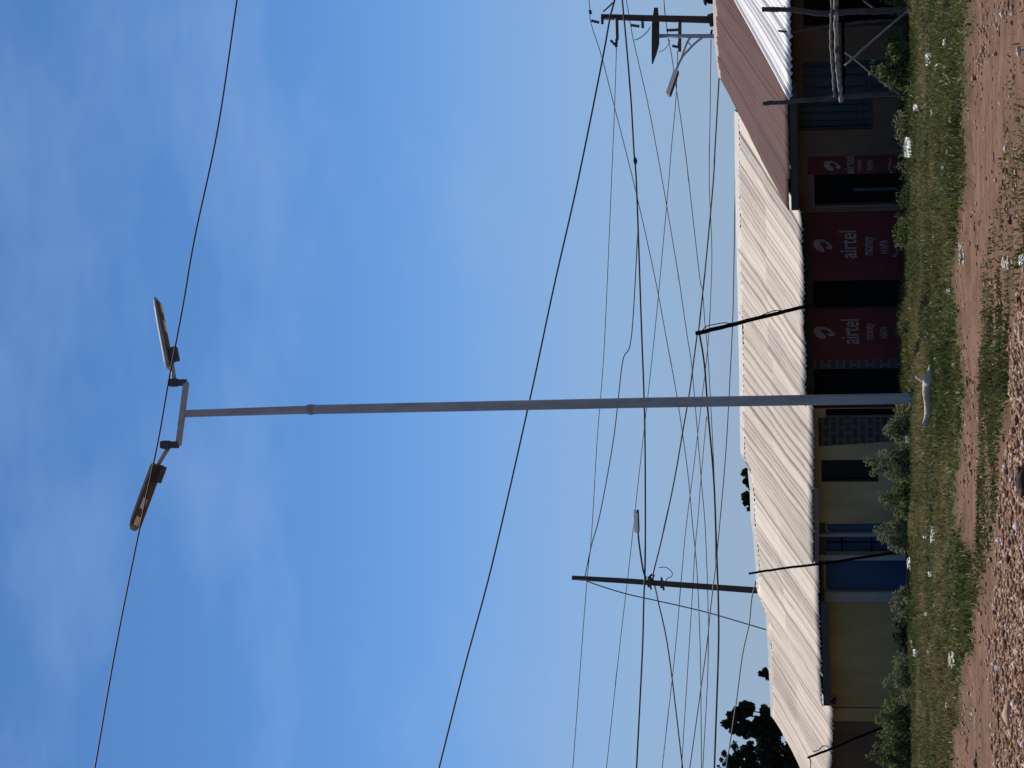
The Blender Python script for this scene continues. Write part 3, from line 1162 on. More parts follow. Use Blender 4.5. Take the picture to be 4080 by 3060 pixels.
headset(bl, LP(640, 1772, -.35), LP(672, 1783, -.37), LP(622, 1862, -.5), LP(622, 1850, -.5), LP(526, 2112, -.95), pxm(62), pxm(22),
        LP(634, 1888, -.55), pxm(70), [(.52, .68), (.8, .93)], .45)
headset(br_, LP(671, 1525, .3), LP(695, 1512, .32), LP(684, 1440, .45), LP(674, 1467, .45), LP(620, 1187, .95), pxm(60), pxm(21),
        LP(694, 1412, .5), pxm(62), [(.5, .66), (.78, .9)], .05)

# ------------------------------------------------------------------ utility poles behind the shops
UO = 12.0


def U(x, y, o=0.0):
    return onf(x, y, UO + o)


UY = 62.0
u2 = empty('utility_pole', np.array([*U(3330, 2374)[:2], 0]), 'plain dark wooden utility pole behind the blue-walled shop, leaning right', 'utility pole')
mb = MB()
pts = [U(2279, 2302), U(2500, 2315), U(2760, 2334), U(3010, 2352), U(3330, 2374), np.array([*U(3330, 2374)[:2], -0.3])]
mb.tube(pts, [.068, .078, .085, .092, .1, .1], 12)
mb.build('pole', M['pole_wood'], u2, smooth=True)
mb = MB()
mb.tube(smooth_path([U(2575, 2306), U(2562, 2270), U(2548, 2180), U(2541, 2118)], 5), [.028] * 15 + [.024], 8)
mb.build('lamp_arm', M['steel_dark'], u2, smooth=True)
mb = MB()
mb.bar(U(2536, 2116), U(2533, 2036), .22, .13)
h_ = mb.build('lamp_head', M['lens'], u2, bevel=0.03)
mb = MB()
mb.bar(U(2543, 2118), U(2540, 2036), .19, .07)
mb.build('underside', M['bars'], h_, bevel=0.015)
for x in (2586, 2637):
    y = 2302 + (x - 2279) * 0.0695
    mb = MB()
    mb.tube([U(x, y) - ZV * .04, U(x, y) + ZV * .04], .125, 14)
    mb.bar(U(x - 2, y - 26, -.1), U(x + 8, y + 24, -.1), .05, .05)
    mb.build('clamp', M['steel_dark'], u2)
mb = MB()
mb.tube(smooth_path([U(2600, 2312), U(2590, 2298), U(2598, 2290), U(2607, 2296)], 4), .035, 8)
mb.build('hook', M['steel_dark'], u2)
mb = MB()
mb.tube(smooth_path([U(2625, 2262), U(2652, 2260), U(2672, 2274), U(2679, 2286), U(2674, 2298), U(2662, 2302), U(2650, 2318)], 5), .012, 6)
mb.build('cable_loop', M['cable_grey'], u2)

u1 = empty('utility_pole', np.array([*U(3330, 82)[:2], 0]), 'utility pole with transformer crossarms and insulators at the right edge', 'utility pole')
mb = MB()
mb.tube([U(2395, 67), U(2560, 72), U(2840, 79), U(3330, 90), np.array([*U(3330, 90)[:2], -.3])], [.075, .082, .095, .11, .11], 12)
mb.build('pole', M['pole_wood'], u1, smooth=True)
# the big crossarm seen nearly end on, wedge-shaped in view
mb = MB()
def slab(pairs):
    for (a0_, a1_, ya, oa), (b0_, b1_, yb, ob) in zip(pairs[:-1], pairs[1:]):
        q = []
        for xx0, xx1, yy, oo in ((a0_, a1_, ya, oa), (b0_, b1_, yb, ob)):
            q += [U(xx1, yy, oo - .07), U(xx1, yy, oo + .07), U(xx0, yy, oo + .07), U(xx0, yy, oo - .07)]
        mb.hexa(q)


slab([(2606, 2622, 30, .5), (2597, 2627, 95, .1), (2596, 2627, 176, -.35), (2596, 2617, 214, -.6), (2597, 2601, 256, -.9)])
mb.build('crossarm', M['pole_wood'], u1)
for (x0, y0), (x1, y1), rr in (((2457, 70), (2459, 158), .045), ((2708, 86), (2707, 205), .05)):
    mb = MB()
    mb.tube([U(x0, y0, -.1), U(x1, y1, -.15)], rr, 8)
    mb.build('crossarm', M['steel_dark'], u1)


def insul(p, q, r=.045):
    mb = MB()
    p, q = np.array(p), np.array(q)
    n_ = 9
    mb.tube([p + (q - p) * i / (n_ - 1) for i in range(n_)], [r * (1 if i % 2 else .6) for i in range(n_)], 10)
    mb.build('insulator', M['ceramic'], u1)


for a_, b_ in (((2355, 82), (2388, 90)), ((2400, 72), (2400, 96)), ((2513, 100), (2548, 105)), ((2560, 80), (2561, 112)),
               ((2655, 121), (2700, 119)), ((2678, 182), (2702, 188)), ((2457, 158), (2455, 188)), ((2455, 184), (2432, 160)), ((2350, 40), (2354, 56))):
    insul(U(*a_, -.12), U(*b_, -.12))
for pts_, rr in (([(2404, 46), (2420, 32), (2445, 8)], .02), ([(2528, 160), (2552, 150), (2580, 125), (2590, 108)], .012),
                 ([(2625, 208), (2650, 195), (2668, 165), (2660, 158)], .009)):
    mb = MB()
    mb.tube(smooth_path([U(*q) for q in pts_], 5), rr, 6)
    mb.build('jumper_wire', M['cable'], u1)
mb = MB()
mb.bar(U(2830, 58, -.1), U(2842, 100, -.1), .2, .16)
mb.tube([U(2838, 132, -.1), U(2830, 130, -.1)], .08, 8)
mb.build('junction_box', M['bars'], u1)

p1 = empty('street_lamp', np.array([*U(3330, 150, -.2)[:2], 0]), 'slim grey steel street lamp with long rising arm beside the transformer pole', 'street lamp')
mb = MB()
mb.tube([U(2626, 143, -.2), U(2840, 144, -.2), U(3330, 152, -.2), np.array([*U(3330, 152, -.2)[:2], -.3])], [.05, .055, .07, .07], 10)
mb.build('pole', M['steel'], p1, smooth=True)
mb = MB()
mb.tube(smooth_path([U(2800, 149, -.2), U(2770, 172, -.3), U(2738, 205, -.4), U(2715, 233, -.5), U(2690, 288, -.7)], 5), .03, 8)
mb.build('lamp_arm', M['steel'], p1, smooth=True)
mb = MB()
mb.tube(smooth_path([U(2752, 149, -.2), U(2740, 165, -.3), U(2728, 195, -.4), U(2714, 235, -.5)], 5), .028, 8)
mb.tube([U(2742, 168, -.3), U(2756, 184, -.35)], .014, 6)
mb.build('brace', M['steel'], p1, smooth=True)
mb = MB()
mb.bar(U(2694, 282, -.7), U(2661, 380, -1.2), .2, .12)
h_ = mb.build('lamp_head', M['lens'], p1, bevel=.03)
mb = MB()
mb.bar(U(2701, 285, -.7), U(2669, 380, -1.2), .17, .06)
mb.build('underside', M['bars'], h_, bevel=.012)

# ------------------------------------------------------------------ overhead wires
def wire(label, pts, o0, o1=None, wpx=3.5, m='cable', group='overhead wires'):
    """measured points from right to left; o0,o1 distance behind the eaves at both ends"""
    o1 = o0 if o1 is None else o1
    nP = len(pts)
    P = []
    y_a, y_b = pts[0][1], pts[-1][1]
    for x, y in pts:
        f_ = (y - y_a) / (y_b - y_a) if y_b != y_a else 0
        P.append(onf(x, y, o0 + (o1 - o0) * f_))
    path = smooth_path(P, 7)
    rad = [1.17 * wpx / 2 * p[1] / F for p in path]
    mb = MB()
    b = (path[0] + path[-1]) / 2
    mb.tube(path, rad, 6)
    o = mb.build('overhead_wire', M[m], None, smooth=True)
    tag(o, label, 'wire', group)
    return o


def ext(pts, a=True, b=True):
    """carry a wire on beyond the edge of the view"""
    pts = list(pts)
    if a:
        (x0, y0), (x1, y1) = pts[0], pts[1]
        k = 500 / abs(y1 - y0)
        pts = [(x0 - (x1 - x0) * k, y0 - (y1 - y0) * k)] + pts
    if b:
        (x0, y0), (x1, y1) = pts[-1], pts[-2]
        k = 500 / abs(y1 - y0)
        pts = pts + [(x0 - (x1 - x0) * k, y0 - (y1 - y0) * k)]
    return pts


wire('highest black cable, passing right across the tall lamp heads',
     ext([(944, 0), (867, 516), (775, 950), (729, 1217), (673, 1512), (627, 1771), (553, 2121), (461, 2582), (378, 3060)]), -7, -9, 6)
wire('thick black cable sloping from the transformer pole top up to the left edge',
     ext([(2449, 0), (2431, 68), (2397, 253), (2300, 732), (2205, 1150), (2112, 1586), (1960, 2250), (1850, 2660), (1749, 3060)]), 11.7, 10.2, 6.5)
wire('thick black cable running almost level across the middle, carrying a dark splice',
     ext([(2479, 0), (2494, 158), (2514, 400), (2526, 610), (2536, 746), (2555, 1291), (2568, 1660), (2571, 2000), (2570, 2259), (2565, 2385), (2559, 2600), (2536, 3060)]), 10.9, 10.9, 6)
mb = MB()
mb.tube([onf(2530, 628, 10.9), onf(2531, 640, 10.9), onf(2532, 655, 10.9)], [.03, .06, .03], 8)
o = mb.build('cable_splice', M['cable'])
tag(o, 'small black splice hanging on the thick level cable', 'cable splice')
wire('thin wire crossing from the transformer pole top down past the level cable to the left',
     ext([(2347, 0), (2354, 90), (2397, 226), (2449, 430), (2530, 750), (2608, 1100), (2657, 1360), (2692, 1550), (2718, 1720), (2742, 1900), (2761, 2110), (2770, 2195), (2778, 2300), (2790, 2600), (2795, 3060)]), 12.4, 12.4, 3.2, 'cable_grey')
wire('faint thin wire just above the level cable, passing the top of the plain wooden pole',
     ext([(2456, 190), (2449, 407), (2436, 723), (2407, 1383), (2379, 1752), (2357, 2121), (2333, 2379), (2282, 3060)], a=False), 12.0, 14, 3.0, 'cable_grey')
wire('thin wire falling from the middle insulators to the leaning mast',
     ext([(2495, 0), (2503, 45), (2521, 149), (2553, 289), (2589, 452), (2644, 750), (2703, 1100), (2722, 1230), (2741, 1360), (2758, 1480), (2793, 1900), (2812, 2153), (2822, 2600), (2800, 3060)]), 12.2, 12.6, 3.2, 'cable_grey')
wire('thin wire falling from the low insulators towards the mast top and beyond',
     ext([(2645, 0), (2650, 60), (2662, 150), (2675, 217), (2693, 343), (2725, 565), (2747, 746), (2787, 1100), (2798, 1154), (2809, 1295), (2817, 1371), (2828, 1550), (2845, 1900), (2851, 2250)], b=False), 12.3, 12.3, 3.2, 'cable_grey')
wire('thin wire rising leftwards from the low insulators past the plain pole',
     ext([(2700, 200), (2693, 393), (2675, 588), (2662, 750), (2630, 1100), (2601, 1398), (2555, 1808), (2531, 2027), (2502, 2292), (2491, 2385), (2466, 2600), (2416, 3060)], a=False), 12.5, 13, 3.0, 'cable_grey')
wire('black service cable from the plain pole clamp, across the mast top, to the brown roof',
     ext([(2772, 0), (2763, 45), (2865, 307), (2849, 588), (2840, 746), (2807, 1100), (2798, 1181), (2784, 1311), (2776, 1344), (2749, 1550), (2720, 1720), (2689, 1900), (2656, 2060), (2626, 2191), (2605, 2275), (2602, 2310)][2:], b=False), 8.0, 11.8, 5, 'cable')
wire('black service cable leaving the plain pole clamp and sloping down to the left',
     ext([(2602, 2312), (2611, 2343), (2622, 2394), (2664, 2600), (2720, 3060)], a=False), 11.8, 11, 4.5, 'cable')
wire('thickest low cable running level from the leaning mast top to the left edge',
     ext([(2786, 1327), (2801, 1412), (2809, 1480), (2814, 1550), (2822, 1660), (2843, 1900), (2852, 2111), (2858, 2280), (2862, 2406), (2862, 2600), (2846, 3060)], a=False), -0.2, -0.8, 6.5, 'cable')
wire('thin wire passing low over the weathered roof from the slim lamp pole',
     ext([(2833, 158), (2829, 452), (2820, 723), (2836, 1100), (2831, 1190), (2825, 1295), (2822, 1358), (2800, 1600), (2770, 1850), (2758, 1963), (2744, 2111), (2715, 2300), (2689, 2600), (2638, 3060)][:1] + [(2829, 452), (2826, 723), (2836, 1000), (2831, 1190), (2822, 1358), (2800, 1560), (2765, 1850), (2732, 2111), (2715, 2300), (2689, 2600), (2638, 3060)], a=False), 11.5, 12.2, 3.0, 'cable_grey')
wire('lowest thin wire, just above the roof ridges',
     ext([(2930, 700), (2923, 1100), (2919, 1276), (2906, 1548), (2895, 1750), (2884, 1900), (2867, 2090), (2852, 2250), (2833, 2406), (2812, 2600), (2748, 3060)], a=False), 9, 10, 4, 'cable_grey')
wire('faint thin wire among the low bundle left of the tall lamp pole',
     ext([(2815, 1660), (2793, 1900), (2782, 2048), (2770, 2174), (2761, 2322), (2744, 2600), (2715, 3060)], a=False), 12.8, 12.8, 3.0, 'cable_grey')
wire('curving black cable from the top of the plain pole up to the level cable',
     [(2543, 880), (2523, 1254), (2508, 1383), (2481, 1439), (2458, 1640), (2444, 1752), (2419, 1900), (2386, 2068), (2356, 2174), (2333, 2288), (2331, 2306)], 10.9, 11.85, 3.8, 'cable')
wire('twisted stay wire slanting down from the plain pole top behind the roof',
     [(2340, 2308), (2345, 2318), (2480, 2362), (2620, 2394), (2740, 2421), (2850, 2449), (3042, 2506), (3200, 2552)], 11.8, 13.5, 4, 'cable_grey')
wire('dashed-looking low wire ending in the trees at the left',
     [(3020, 2290), (2996, 2381), (2985, 2486), (2958, 2611), (2933, 2801), (2901, 3010), (2890, 3100), (2860, 3400)], 11, 12, 4, 'cable_grey')

# ------------------------------------------------------------------ leaning masts
def stick(label, pts, off, r0, r1, extra=None, name='leaning_mast'):
    P = [onf(x, y, off) for x, y in pts]
    b = P[-1].copy()
    root = empty(name, (b[0], b[1], gz(b[0], b[1])), label, 'pole', 'leaning poles before the shops')
    path = smooth_path(P, 6)
    nP = len(path)
    mb = MB()
    mb.tube([p + np.array([random.uniform(-1, 1), 0, 0]) * .006 for p in path], [r0 + (r1 - r0) * i / (nP - 1) for i in range(nP)], 10)
    mb.build('shaft', M['stick'], root, smooth=True)
    if extra:
        mb = MB()
        mb.tube(smooth_path([onf(x, y, off - .06) for x, y in extra], 6), .011, 6)
        mb.build('cable', M['cable'], root)
    return root


stick('thick dark leaning mast with a cable bound to its top, before the red signs',
      [(2772, 1329), (2900, 1298), (3050, 1260), (3205, 1222), (3400, 1175), (3660, 1111)], -0.2, .046, .034,
      [(2795, 1320), (2815, 1300), (2850, 1292), (2885, 1286), (2910, 1288), (2960, 1278), (3000, 1270), (3060, 1246), (3090, 1237), (3130, 1240)])
stick('slim dark leaning pole before the blue wall panel', [(2983, 2285), (3130, 2264), (3340, 2236), (3560, 2203), (3660, 2188)], -0.8, .024, .034)
stick('short dark leaning pole at the left edge, before the brown-walled building',
      [(3218, 3019), (3300, 2988), (3400, 2945), (3530, 2893), (3660, 2842)], -0.8, .026, .036, [(3240, 2995), (3262, 2988), (3280, 2972), (3300, 2975)])
o = wire('short black drop wire at the top of the leftmost leaning pole', [(3225, 3016), (3230, 3050), (3226, 3150), (3215, 3400)], -.8, -.8, 3.5)

# ------------------------------------------------------------------ pole-built stall frame on the right
sb = at_depth(3655, 230, 44.6)
stall = empty('stall_frame', (sb[0], sb[1], gz(sb[0], sb[1])), 'rough wooden pole frame of an empty stall standing on the right', 'stall frame')


def rough(name, pts, d0, d1, r0, r1, m, wob=.008, k=7):
    n_ = len(pts)
    P = [at_depth(x, y, d0 + (d1 - d0) * i / (n_ - 1)) for i, (x, y) in enumerate(pts)]
    path = smooth_path(P, k)
    rr = [r0 + (r1 - r0) * i / (len(path) - 1) + random.uniform(-.08, .14) * r0 for i in range(len(path))]
    mb = MB()
    mb.tube([p + np.array([random.uniform(-wob, wob), random.uniform(-wob, wob), random.uniform(-wob, wob)]) for p in path], rr, 9)
    return mb.build(name, M[m], stall, smooth=True)


rough('post', [(3035, 38), (3170, 40), (3280, 53), (3400, 46), (3520, 42), (3670, 40)], 44.3, 44.3, .046, .066, 'stall_wood')
rough('post', [(3100, 122), (3162, 127), (3300, 104), (3430, 88), (3545, 82), (3660, 80)], 45.8, 45.4, .022, .035, 'stall_wood')
rough('post', [(3040, 412), (3150, 405), (3300, 391), (3480, 377), (3668, 374)], 44.9, 44.7, .04, .055, 'stall_wood')
rough('rail', [(3318, -120), (3312, 40), (3310, 130), (3311, 200), (3318, 280), (3324, 388)], 44.1, 44.5, .022, .026, 'rail_wood')
rough('beam', [(3332, -120), (3331, 20), (3334, 150), (3338, 260), (3345, 330), (3352, 405)], 44.15, 44.6, .05, .045, 'bark_patch')
rough('beam', [(3356, 60), (3358, 180), (3360, 300), (3358, 398)], 44.9, 44.95, .04, .035, 'stick')
rough('brace', [(3645, 18), (3500, 143), (3365, 262)], 44.2, 44.5, .016, .02, 'rail_wood', .004)
rough('brace', [(3366, 208), (3420, 250), (3500, 315), (3585, 376)], 44.5, 44.6, .012, .016, 'rail_wood', .004)
rough('brace', [(3395, -30), (3440, 0), (3482, 32)], 44.6, 44.4, .025, .025, 'stall_wood', .004)

# ------------------------------------------------------------------ plants
def leaves(centers, radii, count, size, cols, squash=1.0, flat=0.0, rgn=None):
    """many leaf-sized faces spread through a set of clumps"""
    rgn = rgn or rng
    centers = np.array(centers, float)
    radii = np.array(radii, float)
    wgt = radii ** 2
    k = rgn.choice(len(centers), count, p=wgt / wgt.sum())
    d = rgn.normal(size=(count, 3))
    d /= np.linalg.norm(d, axis=1)[:, None]
    rad = radii[k] * (rgn.random(count) ** 0.45)
    c = centers[k] + d * rad[:, None] * np.array([1, 1, squash])
    a = rgn.normal(size=(count, 3))
    a /= np.linalg.norm(a, axis=1)[:, None]
    b = rgn.normal(size=(count, 3))
    b -= a * (a * b).sum(1)[:, None]
    b /= np.linalg.norm(b, axis=1)[:, None]
    ln = size * (0.6 + 0.9 * rgn.random(count))[:, None]
    wd = ln * 0.34
    nrm = np.cross(a, b)
    p0 = c - a * ln * .5
    p1 = c + b * wd - nrm * wd * .35
    p2 = c + a * ln * .5
    p3 = c - b * wd - nrm * wd * .35
    Vt = np.stack([p0, p1, p2, p3], 1).reshape(-1, 3)
    Qt = np.arange(count * 4).reshape(-1, 4)
    cl = np.array(cols)
    t = rgn.random(count)[:, None]
    clump = rgn.random(len(centers))[k][:, None]
    mixv = np.clip(0.55 * t + 0.45 * clump, 0, 1)
    C_ = cl[0] * (1 - mixv) + cl[1] * mixv
    return Vt, Qt, np.repeat(C_, 4, 0)


def shrub(label, y0, y1, x0, dens, cols, depth=None, xb=3640, size=.055, group='weeds along the shop fronts'):
    yc = (y0 + y1) / 2
    g = ground_pt(xb, yc, 0.06)
    if depth: g = np.array([*at_depth(xb, yc, depth)[:2], .06])
    Y = g[1]
    wid = (y1 - y0) * Y / F
    hgt = at_depth(x0, yc, Y)[2] - .06
    root = empty('shrub', (g[0], g[1], gz(g[0], g[1])), label, 'shrub', group)
    rg = np.random.default_rng(int(abs(y0 * 7 + y1)))
    nst = max(7, int(wid * 17))
    cs, rs = [], []
    mb = MB()
    size = size * rg.uniform(.75, 1.45)
    mb.tube([g - np.array([.37 * wid, 0, .01]), g + np.array([.37 * wid, 0, -.01])], .014, 5)
    for i in range(nst):
        u_ = rg.uniform(-.5, .5)
        hh = hgt * (1 - 0.9 * abs(u_) ** 1.6 * 1.6) * rg.uniform(.35, 1.08)
        b0 = g + np.array([u_ * wid * .7, 0, -.01])
        tip = g + np.array([u_ * wid * .95, rg.uniform(-.35, .35), hh])
        mid = (b0 + tip) / 2 + rg.normal(size=3) * .03
        mb.tube([b0, mid, tip], [.009, .006, .003], 5)
        for f_ in (.35, .6, .8, 1.0):
            cs.append(b0 + (tip - b0) * f_ + rg.normal(size=3) * .05)
            rs.append(.07 + .13 * (1 - f_) + rg.random() * .06)
    mb.build('stem', M['trunk'], root)
    Vt, Qt, Ct = leaves(cs, rs, int(dens * wid * hgt * 6500 * (.055 / size) ** 1.4), size, cols, .9, rgn=rg)
    np_mesh('foliage', Vt, Qt, M['leaf'], root, Ct)
    return root


GRN = [(0.085, 0.11, 0.04), (0.25, 0.28, 0.11)]
DRK = [(0.06, 0.075, 0.032), (0.16, 0.185, 0.085)]
PAL = [(0.11, 0.125, 0.06), (0.33, 0.345, 0.19)]
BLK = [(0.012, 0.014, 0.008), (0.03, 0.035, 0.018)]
shrub('leafy green bush inside the wooden stall frame, by the blue door', 130, 372, 3478, .8, GRN, 44.75)
shrub('bush cut off by the right edge, behind the thick stall post', -120, 70, 3500, .8, GRN, 44.7)
shrub('small weed left of the stall frame, with white scraps in it', 440, 565, 3560, .5, PAL)
shrub('thin weed before the narrow red sign', 600, 720, 3575, .4, DRK)
shrub('low weed before the doorway between the brown wall and the widest sign', 720, 850, 3588, .5, DRK)
shrub('weed before the foot of the widest red sign', 870, 1010, 3556, .55, GRN)
shrub('low weeds between the leaning mast and the brick pier', 1210, 1420, 3592, .45, DRK)
shrub('weed beside the foot of the tall lamp pole, before the brick wall', 1640, 1775, 3488, .5, PAL)
shrub('dense bush before the dark store window', 1770, 1935, 3470, .7, PAL)
shrub('dense bush before the cream wall, left of the store window', 1900, 2075, 3512, .75, GRN)
shrub('dense bush at the foot of the white columns and blue door', 2050, 2195, 3490, .75, PAL)
shrub('bush at the foot of the wide white column', 2335, 2480, 3550, .7, PAL)
shrub('near-black weed before the olive wall', 2455, 2610, 3555, .5, BLK)
shrub('tall pale bush before the olive wall, under the end of the dark fascia', 2630, 2800, 3525, .7, PAL)
shrub('big bush at the foot of the short leaning pole', 2770, 2930, 3488, .75, GRN)
shrub('bush at the left edge before the brown wall', 2900, 3150, 3470, .8, GRN)


def tree(label, xb, yc, off, blobs, n_, size, cols, trunk_r=.12):
    cs = [onf(x, y, off) for x, y, r in blobs]
    rs = [r * np.linalg.norm(c) / F for c, (x, y, r) in zip(cs, blobs)]
    b = onf(3300, yc, off)
    root = empty('tree', (b[0], b[1], 0), label, 'tree', 'trees behind the roofs')
    cs = np.array(cs)
    cen = cs.mean(0)
    mb = MB()
    fork = np.array([b[0], b[1], cen[2] * .55])
    mb.tube([np.array([b[0], b[1], -.2]), (np.array([b[0], b[1], 0]) + fork) / 2 + np.array([.05, 0, 0]), fork], [trunk_r, trunk_r * .85, trunk_r * .7], 9)
    for c_ in cs:
        mb.tube([fork, (fork + c_) / 2 + np.array([0, 0, .1]), c_], [trunk_r * .5, trunk_r * .3, trunk_r * .1], 6)
    mb.build('trunk', M['trunk'], root, smooth=True)
    # break each clump into smaller offset clumps so that the outline is ragged and the sky shows through
    rg = np.random.default_rng(n_ + int(yc))
    c2, r2 = [], []
    for c_, r_ in zip(cs, rs):
        for i in range(14):
            d_ = rg.normal(size=3)
            d_ /= np.linalg.norm(d_)
            c2.append(c_ + d_ * r_ * rg.uniform(.2, 1.15))
            r2.append(r_ * rg.uniform(.2, .5))
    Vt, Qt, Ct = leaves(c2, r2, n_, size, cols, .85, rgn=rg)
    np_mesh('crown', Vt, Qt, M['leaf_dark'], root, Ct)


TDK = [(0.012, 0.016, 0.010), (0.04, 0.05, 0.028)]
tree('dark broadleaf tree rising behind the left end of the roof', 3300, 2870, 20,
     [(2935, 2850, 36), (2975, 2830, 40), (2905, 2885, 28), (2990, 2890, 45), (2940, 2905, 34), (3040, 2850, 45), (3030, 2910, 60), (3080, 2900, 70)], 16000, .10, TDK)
tree('larger dark tree at the left edge behind the tan roof', 3300, 3060, 22,
     [(2990, 2985, 26), (2940, 3010, 38), (2900, 3045, 40), (3000, 3050, 80), (3070, 3000, 70), (3080, 3100, 110), (3130, 3080, 90), (2900, 3120, 70), (3160, 3040, 70), (3060, 2945, 45)], 30000, .10, TDK, .18)
tree('tree crown just showing over the cream store roof', 3300, 1950, 24,
     [(2972, 1890, 20), (2978, 1925, 18), (2976, 1985, 26), (2990, 2010, 22), (3010, 1950, 40), (3020, 2000, 40)], 7000, .09, TDK)
tree('small round tree tip over the olive shop roof', 3300, 2680, 26,
     [(3045, 2681, 17), (3060, 2684, 18), (3080, 2684, 30)], 3000, .08, TDK)
tree('tree tip at the right edge above the brown roof', 3300, -10, 16,
     [(2822, -14, 22), (2835, 2, 13), (2812, 4, 8), (2850, -30, 40)], 1600, .10, TDK)

# ------------------------------------------------------------------ litter, stones, log
def crumpled(label, x, y, sx, sy, m, cat='litter', name='plastic_scrap', z=0.10, seed=1, stand=.35, group='litter in the grass'):
    """a crumpled sheet lying on the grass; sx is its height in the picture and sy its width"""
    p = ground_pt(x, y, z)
    Y = p[1]
    wd, ht = sy * Y / F, max(sx * Y / F, .02)
    rg = np.random.default_rng(seed)
    nu, nv = 9, 6
    vs, fs = [], []
    for i in range(nu):
        for j in range(nv):
            a_, b_ = i / (nu - 1) - .5, j / (nv - 1) - .5
            k = 1 - .5 * abs(a_) * rg.random()
            q = p + np.array([a_ * wd, b_ * ht * (1.2 / max(stand, .1)) * .5, (b_ + .5) * ht * k]) + rg.normal(size=3) * np.array([.07 * wd, .02, .07 * ht])
            vs.append(q)
    for i in range(nu - 1):
        for j in range(nv - 1):
            fs.append((i * nv + j, (i + 1) * nv + j, (i + 1) * nv + j + 1, i * nv + j + 1))
    mb = MB()
    mb.add(vs, fs)
    o = mb.build(name, M[m])
    sd = o.modifiers.new('thickness', 'SOLIDIFY')
    sd.thickness = .006
    tag(o, label, cat, group)


crumpled('largest crumpled white plastic sheet, near the narrow red sign', 3640, 586, 38, 72, 'litter_white', seed=2)
crumpled('white scrap in the grass before the stall frame', 3708, 236, 20, 48, 'litter_white', seed=3)
crumpled('long narrow cream strip lying in the verge before the widest red sign', 3729, 960, 14, 98, 'litter_cream', seed=4)
crumpled('bent cream scrap at the edge of the grass and dirt', 3838, 1012, 20, 80, 'litter_cream', seed=5)
crumpled('white knotted plastic in the grass before the blue panel', 3734, 2130, 26, 66, 'litter_white', seed=6)
crumpled('small cream scrap right of the pale plank end, before the olive wall', 3645, 2556, 16, 46, 'litter_cream', seed=7)
crumpled('small white torn cup before the olive wall', 3660, 2604, 22, 28, 'litter_white', seed=8)
crumpled('cream crumpled scrap low in the left verge', 3803, 2628, 24, 62, 'litter_cream', seed=9)
crumpled('tiny white scrap in the grass by the left bush', 3651, 2863, 14, 20, 'litter_white', seed=10)
crumpled('pale folded scrap left of the lamp pole under the bush', 3606, 1815, 22, 50, 'litter_cream', seed=11, z=.2)
crumpled('small greenish-white scrap left of the bleached log', 3621, 1752, 14, 30, 'litter_white', seed=12, z=.17)
crumpled('small white upright sliver under the blue panel', 3626, 2243, 12, 42, 'litter_white', seed=13, z=.16)
crumpled('tiny white scrap in the weed beside the stall frame', 3655, 428, 16, 22, 'litter_white', seed=14, z=.14)
crumpled('cream slip in the dry patch at the right of the near dirt', 4014, 1046, 20, 52, 'litter_cream', seed=15, z=.02)
crumpled('white scrap cut by the bottom of the view', 4078, 1036, 18, 40, 'litter_white', seed=16, z=.01)
crumpled('thin pale stick-like scrap on the smooth dirt track', 3872, 2862, 8, 44, 'litter_cream', seed=17, z=.01)
rg_ = np.random.default_rng(77)
for i in range(22):
    yy = rg_.uniform(60, 3000)
    xx = rg_.uniform(3665, 3815)
    crumpled('tiny pale scrap caught among the grass blades of the verge', xx, yy, rg_.uniform(7, 13), rg_.uniform(9, 24),
             'litter_cream' if i % 2 else 'litter_white', seed=100 + i, z=.13, group='tiny scraps in the verge')
p0, p1_ = ground_pt(3664, 2362, .12), ground_pt(3664, 2476, .12)
mb = MB()
mb.bar(p0, (p0 + p1_) / 2 + ZV * -.01, .1, .075)
mb.bar((p0 + p1_) / 2 + ZV * -.01, p1_ - ZV * .03, .09, .06)
o = mb.build('plank', M['litter_cream'], bevel=.008)
tag(o, 'long pale plank lying in the grass before the olive wall', 'plank', 'litter in the grass')


def rock(name, label, x, y, sx, sy, m, seed, group=None, z=0):
    p = ground_pt(x, y, z)
    Y = p[1]
    rg = np.random.default_rng(seed)
    wd, ht = sy * Y / F / 2, sx * Y / F / 2
    nu, nv = 12, 8
    vs, fs = [], []
    for j in range(nv + 1):
        ph = math.pi * j / nv
        for i in range(nu):
            t_ = 2 * math.pi * i / nu
            k = 1 + rg.uniform(-.16, .16)
            vs.append(p + np.array([wd * math.sin(ph) * math.cos(t_) * k, wd * .8 * math.sin(ph) * math.sin(t_) * k, ht * math.cos(ph) * k + ht * .7]))
    for j in range(nv):
        for i in range(nu):
            fs.append((j * nu + i, j * nu + (i + 1) % nu, (j + 1) * nu + (i + 1) % nu, (j + 1) * nu + i))
    mb = MB()
    mb.add(vs, fs)
    o = mb.build(name, M[m])
    tag(o, label, 'stone', group)


rock('stone', 'pale round stone at the grass edge left of the lamp pole', 3860, 1687, 20, 26, 'stone_pale', 1, 'stones on the dirt')
rock('stone', 'pale round stone beside the bent cream scrap', 3815, 990, 20, 28, 'stone_pale', 2, 'stones on the dirt')
rock('stone', 'large dark brown rock cut by the bottom of the view', 4100, 1915, 60, 130, 'stone_dark', 3, 'stones on the dirt')
rock('stone', 'dark oblong lump in place of a hole in the track at the left edge', 3900, 3042, 24, 46, 'stone_dark', 4, 'stones on the dirt')  # stone shape added where the track has a dark hole
rock('stone', 'pale rock at the right end of the near dirt, by the wheel track', 3983, 75, 20, 34, 'stone_pale', 5, 'stones on the dirt')
rock('stone', 'brown rock at the right edge near the bottom', 4070, 205, 26, 40, 'stone_pale', 6, 'stones on the dirt')
rock('stone', 'small black stone in the verge before the narrow sign', 3686, 585, 20, 46, 'stone_dark', 7, 'stones on the dirt', .1)

